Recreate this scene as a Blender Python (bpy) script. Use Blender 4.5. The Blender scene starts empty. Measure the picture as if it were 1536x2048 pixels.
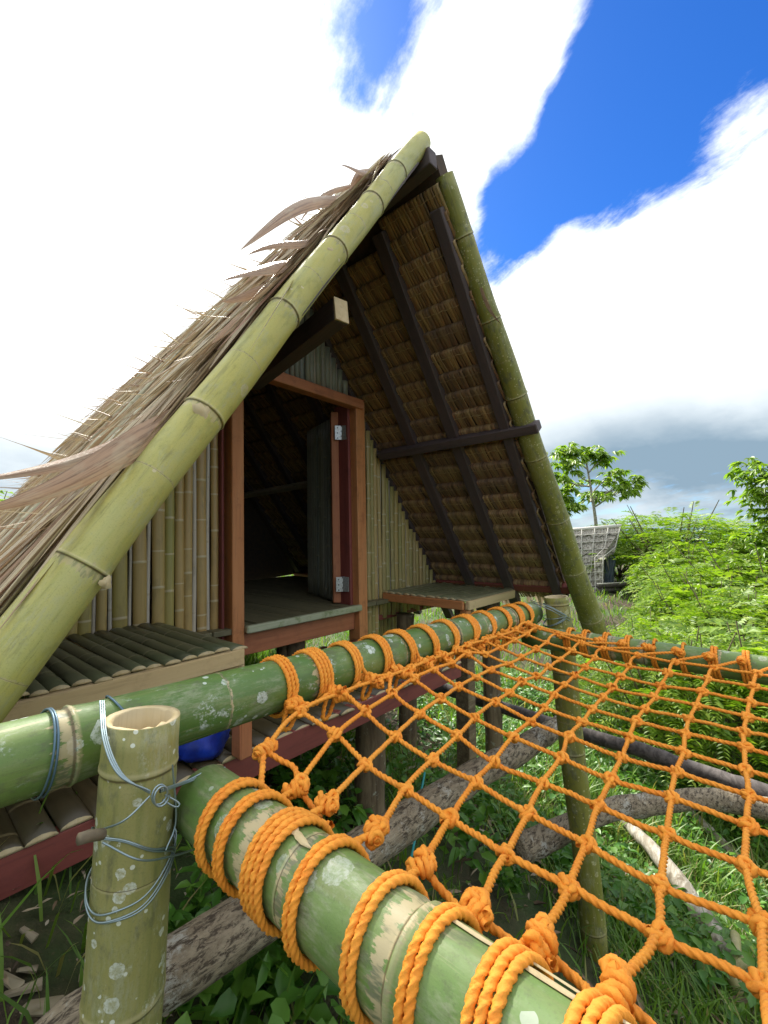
import bpy, math, random
import numpy as np
from mathutils import Matrix, Vector
random.seed(7); RNG = np.random.default_rng(11)
SC = bpy.context.scene; COL = SC.collection
ZC = 2.0                                   # camera height; all authoring heights are relative to the camera

# ------------------------------------------------------------------ camera, sky, sun, exposure
F, CX, CY = 903.0, 768.0, 1024.0           # calibrated focal length / centre, in photo pixels
R = np.array([[0.6592338569, -0.0216415155, 0.7516264808],
              [-0.7518324254, -0.0357186980, 0.6583860408],
              [-0.0125986476, 0.9991275291, 0.0398177681]])
def ray(x, y): return R @ np.array([(x - CX) / F, (CY - y) / F, 1.0])
def PX(x, y, k): d = ray(x, y); return d * (k / d[0])      # hit plane X=k
def PY(x, y, k): d = ray(x, y); return d * (k / d[1])
def PZ(x, y, k): d = ray(x, y); return d * (k / d[2])
def PD(x, y, k): return ray(x, y) * k                      # at depth k
cam = bpy.data.cameras.new('camera'); camo = bpy.data.objects.new('camera', cam); COL.objects.link(camo)
cam.sensor_fit = 'HORIZONTAL'; cam.sensor_width = 36.0; cam.lens = F / 1536 * 36.0
cam.clip_start = 0.02; cam.clip_end = 20000
Mc = Matrix.Identity(4)
for r in range(3):
    Mc[r][0] = R[r, 0]; Mc[r][1] = R[r, 1]; Mc[r][2] = -R[r, 2]
Mc[2][3] = ZC
camo.matrix_world = Mc; SC.camera = camo
SC.cycles.max_bounces = 7; SC.cycles.diffuse_bounces = 4; SC.cycles.glossy_bounces = 2; SC.cycles.transmission_bounces = 4
SC.view_settings.view_transform = 'Standard'; SC.view_settings.look = 'None'
SC.view_settings.gamma = 1.0; SC.view_settings.use_curve_mapping = False
SC.view_settings.exposure = 2.15

sdir = ray(480, 60); sdir = sdir / np.linalg.norm(sdir)
SUN_EL = math.asin(sdir[2]); SUN_AZ = math.atan2(sdir[0], sdir[1])
sun = bpy.data.lights.new('sun', 'SUN'); sun.energy = 2.1; sun.angle = math.radians(7.0); sun.color = (1.0, 0.95, 0.86)
suno = bpy.data.objects.new('sun', sun); COL.objects.link(suno)
suno.rotation_euler = Vector([-c for c in sdir]).to_track_quat('-Z', 'Y').to_euler(); suno.location = (0, 0, 30)

world = bpy.data.worlds.new('World'); SC.world = world; world.use_nodes = True
nt = world.node_tree; nt.nodes.clear()
class NB:
    """small node-tree helper"""
    def __init__(s, t): s.t = t
    def n(s, ty, **kw):
        nd = s.t.nodes.new(ty)
        for k, v in kw.items(): setattr(nd, k, v)
        return nd
    def l(s, a, b): s.t.links.new(a, b)
    def setin(s, nd, i, v):
        if v is None: return
        if hasattr(v, 'is_output') or isinstance(v, bpy.types.NodeSocket): s.l(v, nd.inputs[i])
        else: nd.inputs[i].default_value = v
    def math(s, op, a, b=None, c=None, clamp=False):
        nd = s.n('ShaderNodeMath', operation=op, use_clamp=clamp)
        for i, v in enumerate((a, b, c)): s.setin(nd, i, v)
        return nd.outputs[0]
    def vec(s, op, a, b=None):
        nd = s.n('ShaderNodeVectorMath', operation=op); s.setin(nd, 0, a); s.setin(nd, 1, b)
        return nd.outputs['Value'] if op in ('DOT_PRODUCT', 'LENGTH') else nd.outputs[0]
    def mr(s, v, a, b, c=0.0, d=1.0, smooth=True):
        nd = s.n('ShaderNodeMapRange', interpolation_type='SMOOTHSTEP' if smooth else 'LINEAR')
        s.setin(nd, 0, v); s.setin(nd, 1, a); s.setin(nd, 2, b); s.setin(nd, 3, c); s.setin(nd, 4, d)
        return nd.outputs[0]
    def mix(s, f, a, b, mode='MIX'):
        nd = s.n('ShaderNodeMix', data_type='RGBA', blend_type=mode)
        s.setin(nd, 0, f)
        for i, v in ((6, a), (7, b)):
            if isinstance(v, tuple) and len(v) == 3: v = v + (1,)
            s.setin(nd, i, v)
        return nd.outputs[2]
    def noise(s, v, scale, detail=4, rough=.55, dist=0.0, out=0):
        nd = s.n('ShaderNodeTexNoise'); s.setin(nd, 'Vector', v)
        nd.inputs['Scale'].default_value = scale; nd.inputs['Detail'].default_value = detail
        nd.inputs['Roughness'].default_value = rough; nd.inputs['Distortion'].default_value = dist
        return nd.outputs[out]
    def vor(s, v, scale, out='Distance', rand=1.0):
        nd = s.n('ShaderNodeTexVoronoi'); s.setin(nd, 'Vector', v); nd.inputs['Scale'].default_value = scale
        nd.inputs['Randomness'].default_value = rand
        return nd.outputs[out]
    def mapping(s, v, scale=(1, 1, 1), loc=(0, 0, 0)):
        nd = s.n('ShaderNodeMapping'); s.setin(nd, 0, v); nd.inputs['Scale'].default_value = scale
        nd.inputs['Location'].default_value = loc
        return nd.outputs[0]
    def ramp(s, f, stops, interp='LINEAR'):
        nd = s.n('ShaderNodeValToRGB'); s.setin(nd, 0, f); e = nd.color_ramp; e.interpolation = interp
        while len(e.elements) < len(stops): e.elements.new(0.5)
        for el, (p, c) in zip(e.elements, stops): el.position = p; el.color = tuple(c) + (1,)
        return nd.outputs[0]

b = NB(nt)
tc = b.n('ShaderNodeTexCoord').outputs['Generated']
d_n = b.vec('NORMALIZE', tc)
sky = b.n('ShaderNodeTexSky', sky_type='NISHITA', sun_disc=False)
sky.sun_elevation = SUN_EL; sky.sun_rotation = SUN_AZ; sky.altitude = 200; sky.air_density = 1.0; sky.dust_density = 0.3; sky.ozone_density = 3.0
hs = b.n('ShaderNodeHueSaturation'); hs.inputs['Saturation'].default_value = 1.3; hs.inputs['Value'].default_value = 1.0
b.l(sky.outputs[0], hs.inputs['Color'])
blue = b.mix(1.0, hs.outputs[0], (0.20, 0.29, 0.43), 'MULTIPLY')
sep = b.n('ShaderNodeSeparateXYZ'); b.l(d_n, sep.inputs[0])
zz = b.math('MAXIMUM', sep.outputs[2], 0.0)
den = b.math('ADD', zz, 0.35)
cmb = b.n('ShaderNodeCombineXYZ')
b.l(b.math('DIVIDE', sep.outputs[0], den), cmb.inputs[0]); b.l(b.math('DIVIDE', sep.outputs[1], den), cmb.inputs[1])
p_sky = cmb.outputs[0]
nA = b.noise(p_sky, 1.7, 9, .58, .35)
nB = b.noise(b.mapping(p_sky, (1, 1, 1), (3.1, 7.7, 0)), 5.0, 8, .62)
dens = b.math('ADD', b.math('MULTIPLY', b.math('SUBTRACT', nA, .5), 1.5), .78)
dens = b.math('ADD', dens, b.math('MULTIPLY', b.math('SUBTRACT', nB, .5), 1.15))
def blob(px, py, w, amp):
    global dens
    k = ray(px, py); k = k / np.linalg.norm(k)
    dt = b.vec('DOT_PRODUCT', d_n, tuple(k))
    m = b.mr(dt, math.cos(w), 1.0)
    dens = b.math('ADD', dens, b.math('MULTIPLY', m, amp))
for a in [(1480, 40, .36, -1.05), (1330, 200, .22, -.95), (1180, 330, .20, -.95), (1050, 430, .19, -.90), (975, 490, .13, -.7),
          (750, 150, .20, -.60), (850, 30, .20, -.50), (650, 20, .16, -.45),
          (300, 350, 1.0, .9), (1420, 560, .42, 1.2), (980, 170, .14, .75), (1230, 560, .2, .6), (860, 420, .12, .6), (1150, 130, .17, .30), (1090, 40, .10, .2), (1420, 150, .12, .25), (1000,760,.3,.5)]:
    blob(*a)
mp = b.n('ShaderNodeMapping'); b.l(p_sky, mp.inputs[0]); mp.inputs['Rotation'].default_value = (0, 0, -math.radians(69.25)); 
nS = b.noise(b.mapping(mp.outputs[0], (1.5, 3.4, 1)), 3.2, 9, .66, .3)
dens = b.math('ADD', dens, b.math('MULTIPLY', b.math('SUBTRACT', nS, .5), 1.9))
nC = b.noise(b.mapping(p_sky, (1, 1, 1), (9, 2, 0)), 14.0, 6, .65)
dens = b.math('ADD', dens, b.math('MULTIPLY', b.math('SUBTRACT', nC, .5), .45))
cover = b.mr(dens, .10, 1.02)
sdot = b.vec('DOT_PRODUCT', d_n, tuple(sdir))
near_sun = b.mr(sdot, .55, .93)
lowness = b.mr(sep.outputs[2], .36, .12)
cnz = b.mr(b.noise(b.mapping(p_sky, (.6, .6, 1), (1.3, 2.2, 0)), 2.2, 6, .55), .3, .7)
greyness = b.math('MULTIPLY', lowness, b.math('SUBTRACT', 1.0, near_sun))
greyness = b.math('MULTIPLY', greyness, b.math('ADD', .65, b.math('MULTIPLY', cnz, .45)), clamp=True)
shade = b.math('MULTIPLY', b.mr(b.noise(b.mapping(p_sky, (1, 1, 1), (5, 4, 0)), 3.2, 7, .6), .48, .72), b.math('SUBTRACT', 1.0, near_sun))
white = b.mix(shade, (3.7, 3.8, 3.77), (2.75, 2.9, 3.0))
ccol = b.mix(greyness, white, (.70, 1.00, 1.27))
skyc = b.mix(cover, blue, ccol)
bg = b.n('ShaderNodeBackground'); b.l(skyc, bg.inputs[0]); bg.inputs[1].default_value = 0.10
wo = b.n('ShaderNodeOutputWorld'); b.l(bg.outputs[0], wo.inputs[0])

# ------------------------------------------------------------------ object helpers
WM = {}
def link(o, parent=None, M=None):
    COL.objects.link(o)
    if M is None: M = Matrix.Identity(4)
    if parent is not None:
        o.parent = parent; o.matrix_basis = WM[parent.name].inverted() @ M
    else: o.matrix_basis = M
    WM[o.name] = M
    return o
def tag(o, label=None, cat=None, group=None, kind=None):
    if label: o['label'] = label
    if cat: o['category'] = cat
    if group: o['group'] = group
    if kind: o['kind'] = kind
    return o
def empty(name, p, label, cat, group=None):
    o = bpy.data.objects.new(name, None); o.empty_display_size = .1
    link(o, None, Matrix.Translation((p[0], p[1], p[2] + ZC)))
    return tag(o, label, cat, group)
def mesh_data(name, V, Fc, mats, midx=None, smooth=True, attrs=None):
    me = bpy.data.meshes.new(name)
    V = np.asarray(V, dtype=np.float64).reshape(-1, 3)
    if isinstance(Fc, np.ndarray):
        nF, k = Fc.shape
        me.vertices.add(len(V)); me.vertices.foreach_set('co', V.ravel())
        me.loops.add(nF * k); me.loops.foreach_set('vertex_index', Fc.astype(np.int32).ravel())
        me.polygons.add(nF); me.polygons.foreach_set('loop_start', np.arange(nF, dtype=np.int32) * k)
        me.update(calc_edges=True)
    else:
        me.from_pydata(V.tolist(), [], [tuple(int(i) for i in f) for f in Fc])
    if not isinstance(mats, (list, tuple)): mats = [mats]
    for m in mats: me.materials.append(m)
    if midx is not None: me.polygons.foreach_set('material_index', np.asarray(midx, dtype=np.int32))
    if smooth: me.polygons.foreach_set('use_smooth', np.ones(len(me.polygons), dtype=bool))
    for k, a in (attrs or {}).items():
        at = me.attributes.new(k, 'FLOAT', 'POINT'); at.data.foreach_set('value', np.asarray(a, dtype=np.float32))
    me.update()
    return me
def put(name, me, parent=None, M=None):
    return link(bpy.data.objects.new(name, me), parent, M)
def wobj(name, V, Fc, mats, parent=None, **kw):
    """mesh from camera-relative world vertices; origin at the foot of its box"""
    V = np.asarray(V, float).reshape(-1, 3)
    c = np.array([(V[:, 0].min() + V[:, 0].max()) / 2, (V[:, 1].min() + V[:, 1].max()) / 2, V[:, 2].min()])
    return put(name, mesh_data(name, V - c, Fc, mats, **kw), parent, Matrix.Translation((c[0], c[1], c[2] + ZC)))
def frame(p0, p1, up=(0, 0, 1)):
    """matrix: origin p0, local x along p0->p1, z towards up"""
    p0 = Vector(p0); x = (Vector(p1) - p0).normalized(); z = Vector(up); z = (z - x * z.dot(x)).normalized(); y = z.cross(x)
    M = Matrix.Identity(4)
    for r in range(3): M[r][0] = x[r]; M[r][1] = y[r]; M[r][2] = z[r]; M[r][3] = p0[r]
    M[2][3] += ZC
    return M
def cbox(sx, sy, sz, bv=.003):
    hx, hy, hz = sx / 2, sy / 2, sz / 2; bv = min(bv, hx * .4, hy * .4, hz * .4)
    V = []; idx = {}
    for ix in (-1, 1):
        for iy in (-1, 1):
            for iz in (-1, 1):
                for ax in range(3):
                    p = [ix * (hx - (0 if ax == 0 else bv)), iy * (hy - (0 if ax == 1 else bv)), iz * (hz - (0 if ax == 2 else bv))]
                    idx[(ix, iy, iz, ax)] = len(V); V.append(p)
    Fc = []
    for ax in range(3):
        for s in (-1, 1):
            o = [a for a in range(3) if a != ax]; q = []
            for a, c in ((-1, -1), (1, -1), (1, 1), (-1, 1)):
                k = [0, 0, 0]; k[ax] = s; k[o[0]] = a; k[o[1]] = c; q.append(idx[(k[0], k[1], k[2], ax)])
            if (s == 1) == (ax == 1): q.reverse()
            Fc.append(q)
    for ax in range(3):
        o = [a for a in range(3) if a != ax]
        for a in (-1, 1):
            for c in (-1, 1):
                q = []
                for s, w in ((-1, 0), (-1, 1), (1, 1), (1, 0)):
                    k = [0, 0, 0]; k[ax] = s; k[o[0]] = a; k[o[1]] = c
                    q.append(idx[(k[0], k[1], k[2], o[w])])
                Fc.append(q)
    for ix in (-1, 1):
        for iy in (-1, 1):
            for iz in (-1, 1): Fc.append([idx[(ix, iy, iz, a)] for a in range(3)])
    return np.array(V), Fc
import bmesh
def fixn(me):
    bm = bmesh.new(); bm.from_mesh(me); bmesh.ops.recalc_face_normals(bm, faces=bm.faces); bm.to_mesh(me); bm.free()
def beam(name, p0, p1, w, h, mat, parent=None, up=(0, 0, 1), bv=.004, warp=0.0):
    L = (Vector(p1) - Vector(p0)).length
    V, Fc = cbox(L, w, h, bv); V[:, 0] += L / 2
    V += RNG.normal(0, .0008, V.shape)
    if warp: V[:, 2] += warp * (V[:, 0] / L - .5) * V[:, 1] / w
    me = mesh_data(name, V, Fc, mat, smooth=False); fixn(me)
    return put(name, me, parent, frame(p0, p1, up))
def frames_along(P):
    P = np.asarray(P, float); T = np.gradient(P, axis=0); T /= np.linalg.norm(T, axis=1, keepdims=True) + 1e-12
    n = len(P); Nn = np.zeros((n, 3)); a = np.array([0, 0, 1.0]) if abs(T[0, 2]) < .9 else np.array([1.0, 0, 0])
    v = a - T[0] * (a @ T[0]); v /= np.linalg.norm(v); Nn[0] = v
    for i in range(1, n):
        v = v - T[i] * (v @ T[i]); v /= np.linalg.norm(v) + 1e-12; Nn[i] = v
    return P, T, Nn, np.cross(T, Nn)
def grid_faces(n, k, off=0, close=True):
    i = np.arange(n - 1)[:, None]; j = np.arange(k if close else k - 1)[None, :]
    j2 = (j + 1) % k
    return np.stack([i * k + j, i * k + j2, (i + 1) * k + j2, (i + 1) * k + j], -1).reshape(-1, 4) + off
def tube(P, rad, seg=8, rough=0.0, caps=True):
    P, T, Nn, B = frames_along(P); n = len(P); rad = np.broadcast_to(np.asarray(rad, float), (n,))
    th = np.linspace(0, 2 * np.pi, seg, endpoint=False)
    rr = rad[:, None] * (1 + (RNG.normal(0, rough, (n, seg)) if rough else 0))
    V = P[:, None] + rr[..., None] * (np.cos(th)[None, :, None] * Nn[:, None] + np.sin(th)[None, :, None] * B[:, None])
    V = V.reshape(-1, 3); Fq = grid_faces(n, seg)
    if caps:
        Fl = Fq.tolist(); Fl.append(list(range(seg))[::-1]); Fl.append([(n - 1) * seg + j for j in range(seg)])
        return V, Fl
    return V, Fq
def resample(P, step):
    P = np.asarray(P, float); d = np.r_[0, np.cumsum(np.linalg.norm(np.diff(P, axis=0), axis=1))]
    n = max(3, int(d[-1] / step) + 1); s = np.linspace(0, d[-1], n)
    return np.stack([np.interp(s, d, P[:, k]) for k in range(3)], 1)
def catmull(P, m=8):
    P = np.asarray(P, float); Q = np.vstack([2 * P[0] - P[1], P, 2 * P[-1] - P[-2]]); out = []
    for i in range(1, len(Q) - 2):
        t = np.linspace(0, 1, m, endpoint=False)[:, None]; a, bb, c, d = Q[i - 1], Q[i], Q[i + 1], Q[i + 2]
        out.append(.5 * (2 * bb + (c - a) * t + (2 * a - 5 * bb + 4 * c - d) * t ** 2 + (3 * bb - a - 3 * c + d) * t ** 3))
    out.append(P[-1:]); return np.vstack(out)
def rope(P, r=.006, pitch=.034, step=.0035, k=12):
    """three-strand twisted rope along a path"""
    P = resample(P, step); P, T, Nn, B = frames_along(P); n = len(P)
    d = np.r_[0, np.cumsum(np.linalg.norm(np.diff(P, axis=0), axis=1))]
    th = np.linspace(0, 2 * np.pi, k, endpoint=False)
    prof = r * (.62 + .44 * np.abs(np.cos(1.5 * th)) ** .8)
    A = th[None, :] + (2 * np.pi * d / pitch)[:, None]
    V = P[:, None] + prof[None, :, None] * (np.cos(A)[..., None] * Nn[:, None] + np.sin(A)[..., None] * B[:, None])
    return V.reshape(-1, 3), grid_faces(n, k)
def join(parts):
    V = []; Fq = []; o = 0
    for v, f in parts: V.append(v); Fq.append(np.asarray(f) + o); o += len(v)
    return np.vstack(V), np.vstack(Fq)

# ------------------------------------------------------------------ materials
def newmat(name):
    m = bpy.data.materials.new(name); m.use_nodes = True; t = m.node_tree; t.nodes.clear(); nb = NB(t)
    bs = nb.n('ShaderNodeBsdfPrincipled'); o = nb.n('ShaderNodeOutputMaterial'); nb.l(bs.outputs[0], o.inputs[0])
    return m, nb, bs
def bump(nb, bs, h, strength=.3, dist=.002):
    bp = nb.n('ShaderNodeBump'); nb.l(h, bp.inputs['Height']); bp.inputs['Strength'].default_value = strength
    bp.inputs['Distance'].default_value = dist; nb.l(bp.outputs[0], bs.inputs['Normal'])
def oc(nb): return nb.n('ShaderNodeTexCoord').outputs['Object']
def island(nb): return nb.n('ShaderNodeNewGeometry').outputs['Random Per Island']
def objrand(nb): return nb.n('ShaderNodeObjectInfo').outputs['Random']

def bamboo_mat(name, c1, c2, c3, lichen=.5, lscale=55, lcol=(.55, .58, .52), scar=.5, rough=.44, moss=.3, spot=.3, dust=.5):
    m, nb, bs = newmat(name); v = oc(nb)
    st = nb.noise(nb.mapping(v, (1, 1, .06)), 70, 3, .6)               # fibres along the culm
    big = nb.noise(nb.mapping(v, (1, 1, .35)), 9, 4, .6)
    col = nb.mix(nb.mr(big, .35, .68), c1, c2)
    col = nb.mix(nb.math('MULTIPLY', nb.mr(st, .5, .75), .45), col, c3)
    blot = nb.noise(nb.mapping(v, (1, 1, .6), (2, 5, 1)), 26, 6, .7)
    col = nb.mix(nb.math('MULTIPLY', nb.mr(blot, .52, .66), moss), col, (.10, .105, .06))
    # pale lichen discs of different size
    t2 = nb.n('ShaderNodeTexVoronoi'); nb.l(v, t2.inputs['Vector']); t2.inputs['Scale'].default_value = lscale
    sz = nb.n('ShaderNodeSeparateXYZ'); nb.l(t2.outputs['Color'], sz.inputs[0])
    rad = nb.mr(sz.outputs[0], 1 - lichen, 1.0, 0.0, .46, smooth=False)
    dd = nb.math('ADD', t2.outputs['Distance'], nb.math('MULTIPLY', nb.math('SUBTRACT', nb.noise(v, 260, 3, .6), .5), .22))
    disc = nb.math('LESS_THAN', dd, nb.math('MULTIPLY', rad, nb.mr(nb.noise(v, 7, 3, .6), .30, .50)))
    ring = nb.mr(nb.math('DIVIDE', dd, nb.math('MAXIMUM', rad, .01)), .15, .75, .45, 1.0)
    sp = nb.mr(nb.noise(v, 190, 4, .7), .36, .60, .25, 1.0)
    col = nb.mix(nb.math('MULTIPLY', nb.math('MULTIPLY', nb.math('MULTIPLY', disc, ring), sp), .9), col, lcol)
    cl = nb.math('MULTIPLY', nb.mr(nb.noise(nb.mapping(v, (1, 1, .6), (4, 1, 9)), 15, 6, .75), .54, .68), nb.mr(nb.noise(v, 130, 4, .75), .46, .60))
    col = nb.mix(nb.math('MULTIPLY', cl, min(1.0, lichen * 1.1)), col, lcol)
    scf = nb.math('MULTIPLY', nb.mr(nb.noise(nb.mapping(v, (1, 1, .035), (7, 3, 2)), 110, 3, .6), .62, .70), nb.mr(nb.noise(v, 8, 3, .6), .45, .6))
    col = nb.mix(nb.math('MULTIPLY', scf, .5), col, (.44, .38, .22))
    dst = nb.math('MULTIPLY', nb.mr(nb.noise(nb.mapping(v, (1, 1, .45), (1, 8, 3)), 17, 6, .75), .47, .66), nb.mr(nb.noise(nb.mapping(v, (1, 1, .25)), 150, 4, .75), .38, .60))
    col = nb.mix(nb.math('MULTIPLY', dst, dust), col, (.36, .37, .25))
    drk = nb.mr(nb.noise(nb.mapping(v, (1, 1, .10), (5, 5, 5)), 42, 5, .7), .56, .70)
    col = nb.mix(nb.math('MULTIPLY', drk, .35), col, (.07, .075, .035))
    fine = nb.noise(v, 330, 3, .7)
    col = nb.mix(nb.math('MULTIPLY', nb.mr(fine, .52, .72), .28), col, (.06, .07, .03))
    t3 = nb.n('ShaderNodeTexVoronoi'); nb.l(v, t3.inputs['Vector']); t3.inputs['Scale'].default_value = lscale * 2.3
    s3 = nb.n('ShaderNodeSeparateXYZ'); nb.l(t3.outputs['Color'], s3.inputs[0])
    d3 = nb.math('LESS_THAN', t3.outputs['Distance'], nb.mr(s3.outputs[1], 1 - spot, 1.0, 0, .38, smooth=False))
    col = nb.mix(nb.math('MULTIPLY', d3, .75), col, tuple(min(1, c * 1.1) for c in lcol))
    # scraped ring below each node (nd = signed distance to the node in metres)
    nd = nb.n('ShaderNodeAttribute', attribute_name='nd').outputs['Fac']
    rag = nb.math('MULTIPLY', nb.math('SUBTRACT', nb.noise(nb.mapping(v, (1, 1, .25)), 75, 5, .7), .47), .085)
    q = nb.math('ADD', nd, rag)
    band = nb.math('MULTIPLY', nb.mr(q, -.020, -.016), nb.mr(q, .004, .001))
    col = nb.mix(nb.math('MULTIPLY', band, scar), col, nb.mix(nb.mr(nb.noise(nb.mapping(v, (1, 1, .2)), 60, 4, .7), .45, .58), (.50, .40, .23), (.17, .17, .10)))
    line = nb.math('MULTIPLY', nb.mr(nd, -.0065, -.004), nb.mr(nd, -.001, -.003))
    col = nb.mix(nb.math('MULTIPLY', line, .75), col, (.09, .06, .025))
    line2 = nb.math('MULTIPLY', nb.mr(nd, -.002, 0), nb.mr(nd, .007, .003))
    col = nb.mix(nb.math('MULTIPLY', line2, .35), col, (.52, .45, .25))
    nb.l(col, bs.inputs['Base Color'])
    nb.l(nb.mr(blot, .3, .7, rough - .08, rough + .25, smooth=False), bs.inputs['Roughness'])
    bump(nb, bs, nb.math('ADD', nb.math('ADD', nb.math('MULTIPLY', st, .6), nb.math('MULTIPLY', fine, .35)), nb.math('MULTIPLY', disc, .5)), .30, .0015)
    return m
M_BG = bamboo_mat('green_bamboo', (.085, .17, .032), (.17, .24, .055), (.20, .22, .075), lichen=.95, lscale=25, lcol=(.56, .62, .55), scar=.8, moss=.55, spot=.12)
M_BN = bamboo_mat('green_bamboo_smooth', (.11, .205, .042), (.17, .245, .07), (.22, .21, .095), lichen=.30, lscale=22, lcol=(.38, .43, .33), scar=.85, moss=.65, spot=.08)
M_BP = bamboo_mat('olive_bamboo', (.25, .245, .07), (.31, .285, .10), (.17, .195, .05), lichen=.62, lscale=46, lcol=(.62, .65, .55), scar=.1, moss=.6, spot=.16)
M_BY = bamboo_mat('yellow_bamboo', (.47, .42, .095), (.44, .43, .15), (.33, .34, .09), lichen=.10, lscale=22, lcol=(.55, .48, .30), scar=.55, moss=.18, spot=.03)
M_BR = bamboo_mat('moss_bamboo', (.20, .20, .03), (.26, .25, .05), (.12, .15, .025), lichen=.18, lscale=45, lcol=(.5, .48, .25), scar=.2, moss=.7, spot=.35)

def wood_mat(name, c1, c2, dark, gs=30, rough=.65, axis=0, bstr=.35, stain=.4):
    m, nb, bs = newmat(name); v = oc(nb); sc = [1, 1, 1]; sc[axis] = .07
    lo = nb.n('ShaderNodeCombineXYZ'); r = objrand(nb)
    for i in range(3): nb.l(nb.math('MULTIPLY', r, 9.0 + 3 * i), lo.inputs[i])
    v2 = nb.vec('ADD', v, lo.outputs[0])
    g = nb.noise(nb.mapping(v2, tuple(sc)), gs * 2.2, 5, .65, .4); g2 = nb.noise(nb.mapping(v2, tuple(sc)), gs * .5, 4, .6, 1.2)
    col = nb.mix(nb.mr(g2, .3, .7), c1, c2)
    col = nb.mix(nb.math('MULTIPLY', nb.mr(g, .5, .78), .6), col, dark)
    bl = nb.noise(v2, 12, 5, .7)
    col = nb.mix(nb.math('MULTIPLY', nb.mr(bl, .5, .72), stain), col, dark)
    col = nb.mix(nb.math('MULTIPLY', r, .35), col, nb.mix(.5, c2, dark))
    nb.l(col, bs.inputs['Base Color']); bs.inputs['Roughness'].default_value = rough
    bump(nb, bs, g, bstr, .002)
    return m
M_RED = wood_mat('red_wood', (.42, .14, .055), (.52, .20, .085), (.17, .06, .035))
M_REDD = wood_mat('oiled_red_wood', (.20, .045, .036), (.29, .075, .055), (.08, .022, .022))
M_JAMB = wood_mat('orange_wood', (.54, .20, .065), (.62, .27, .10), (.24, .085, .035))
M_PALE = wood_mat('raw_pale_wood', (.60, .44, .22), (.68, .53, .30), (.32, .20, .10), gs=24)
M_DARK = wood_mat('dark_rafter_wood', (.075, .055, .055), (.11, .078, .072), (.03, .022, .024))
M_ENDW = wood_mat('weathered_wood', (.30, .25, .15), (.36, .30, .20), (.13, .10, .07))
M_FLOOR = wood_mat('mossy_floor', (.13, .12, .06), (.19, .17, .09), (.07, .06, .035), gs=18)
M_FEDGE = wood_mat('lichen_floor_edge', (.36, .38, .22), (.44, .46, .32), (.14, .19, .06), gs=10, stain=.9)

def slat_mat(name, cols, node, rough=.42, moss=.3, mossc=(.06, .08, .03)):
    m, nb, bs = newmat(name); v = oc(nb); r = objrand(nb)
    base = nb.ramp(r, [(i / (len(cols) - 1) if len(cols) > 1 else 0, c) for i, c in enumerate(cols)], 'LINEAR')
    lo = nb.n('ShaderNodeCombineXYZ')
    for i in range(3): nb.l(nb.math('MULTIPLY', r, 7.0 + 5 * i), lo.inputs[i])
    v2 = nb.vec('ADD', v, lo.outputs[0])
    st = nb.noise(nb.mapping(v2, (.05, 1, 1)), 90, 4, .6); bl = nb.noise(nb.mapping(v2, (.4, 1, 1)), 16, 5, .65)
    col = nb.mix(nb.math('MULTIPLY', nb.mr(st, .45, .75), .4), base, tuple(c * .55 for c in cols[0]))
    big = nb.noise(nb.mapping(v2, (.5, 1, 1)), 4, 3, .6)
    col = nb.mix(nb.math('MULTIPLY', nb.mr(big, .42, .65), .45), col, cols[-1])
    col = nb.mix(nb.math('MULTIPLY', nb.mr(bl, .52, .68), moss), col, mossc)
    nd = nb.n('ShaderNodeAttribute', attribute_name='nd').outputs['Fac']
    line = nb.math('MULTIPLY', nb.mr(nd, -.008, -.003), nb.mr(nd, .008, .003))
    col = nb.mix(nb.math('MULTIPLY', line, .8), col, node)
    nb.l(col, bs.inputs['Base Color']); bs.inputs['Roughness'].default_value = rough
    bump(nb, bs, nb.math('ADD', st, bl), .2, .0015)
    return m
M_SLAT = slat_mat('wall_slat_bamboo', [(.38, .32, .085), (.48, .31, .115), (.36, .33, .09), (.52, .33, .13), (.45, .33, .11)], (.60, .50, .30), moss=.35, mossc=(.22, .16, .07))
M_EDGE = slat_mat('wall_slat_pale', [(.62, .58, .47), (.54, .46, .34), (.66, .61, .50)], (.5, .42, .28), moss=.35, mossc=(.25, .2, .13))
M_SLATG = slat_mat('gable_slat_grey', [(.21, .23, .19), (.30, .30, .22), (.24, .25, .15), (.28, .26, .20)], (.32, .30, .2), moss=.3, mossc=(.08, .085, .07))
M_SLATR = slat_mat('right_wall_slat', [(.38, .32, .10), (.50, .35, .13), (.32, .30, .10), (.46, .33, .14)], (.52, .46, .28), moss=.4, mossc=(.15, .14, .06))
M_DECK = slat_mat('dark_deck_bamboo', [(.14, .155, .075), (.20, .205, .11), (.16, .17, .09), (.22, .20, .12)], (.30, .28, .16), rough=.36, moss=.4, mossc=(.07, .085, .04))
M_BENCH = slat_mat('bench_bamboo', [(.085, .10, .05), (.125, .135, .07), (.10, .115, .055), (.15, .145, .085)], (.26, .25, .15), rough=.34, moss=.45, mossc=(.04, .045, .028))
M_LOW = slat_mat('low_deck_bamboo', [(.055, .042, .02), (.08, .058, .026), (.05, .045, .022)], (.2, .16, .08), rough=.4, moss=.4, mossc=(.06, .06, .025))

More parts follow.
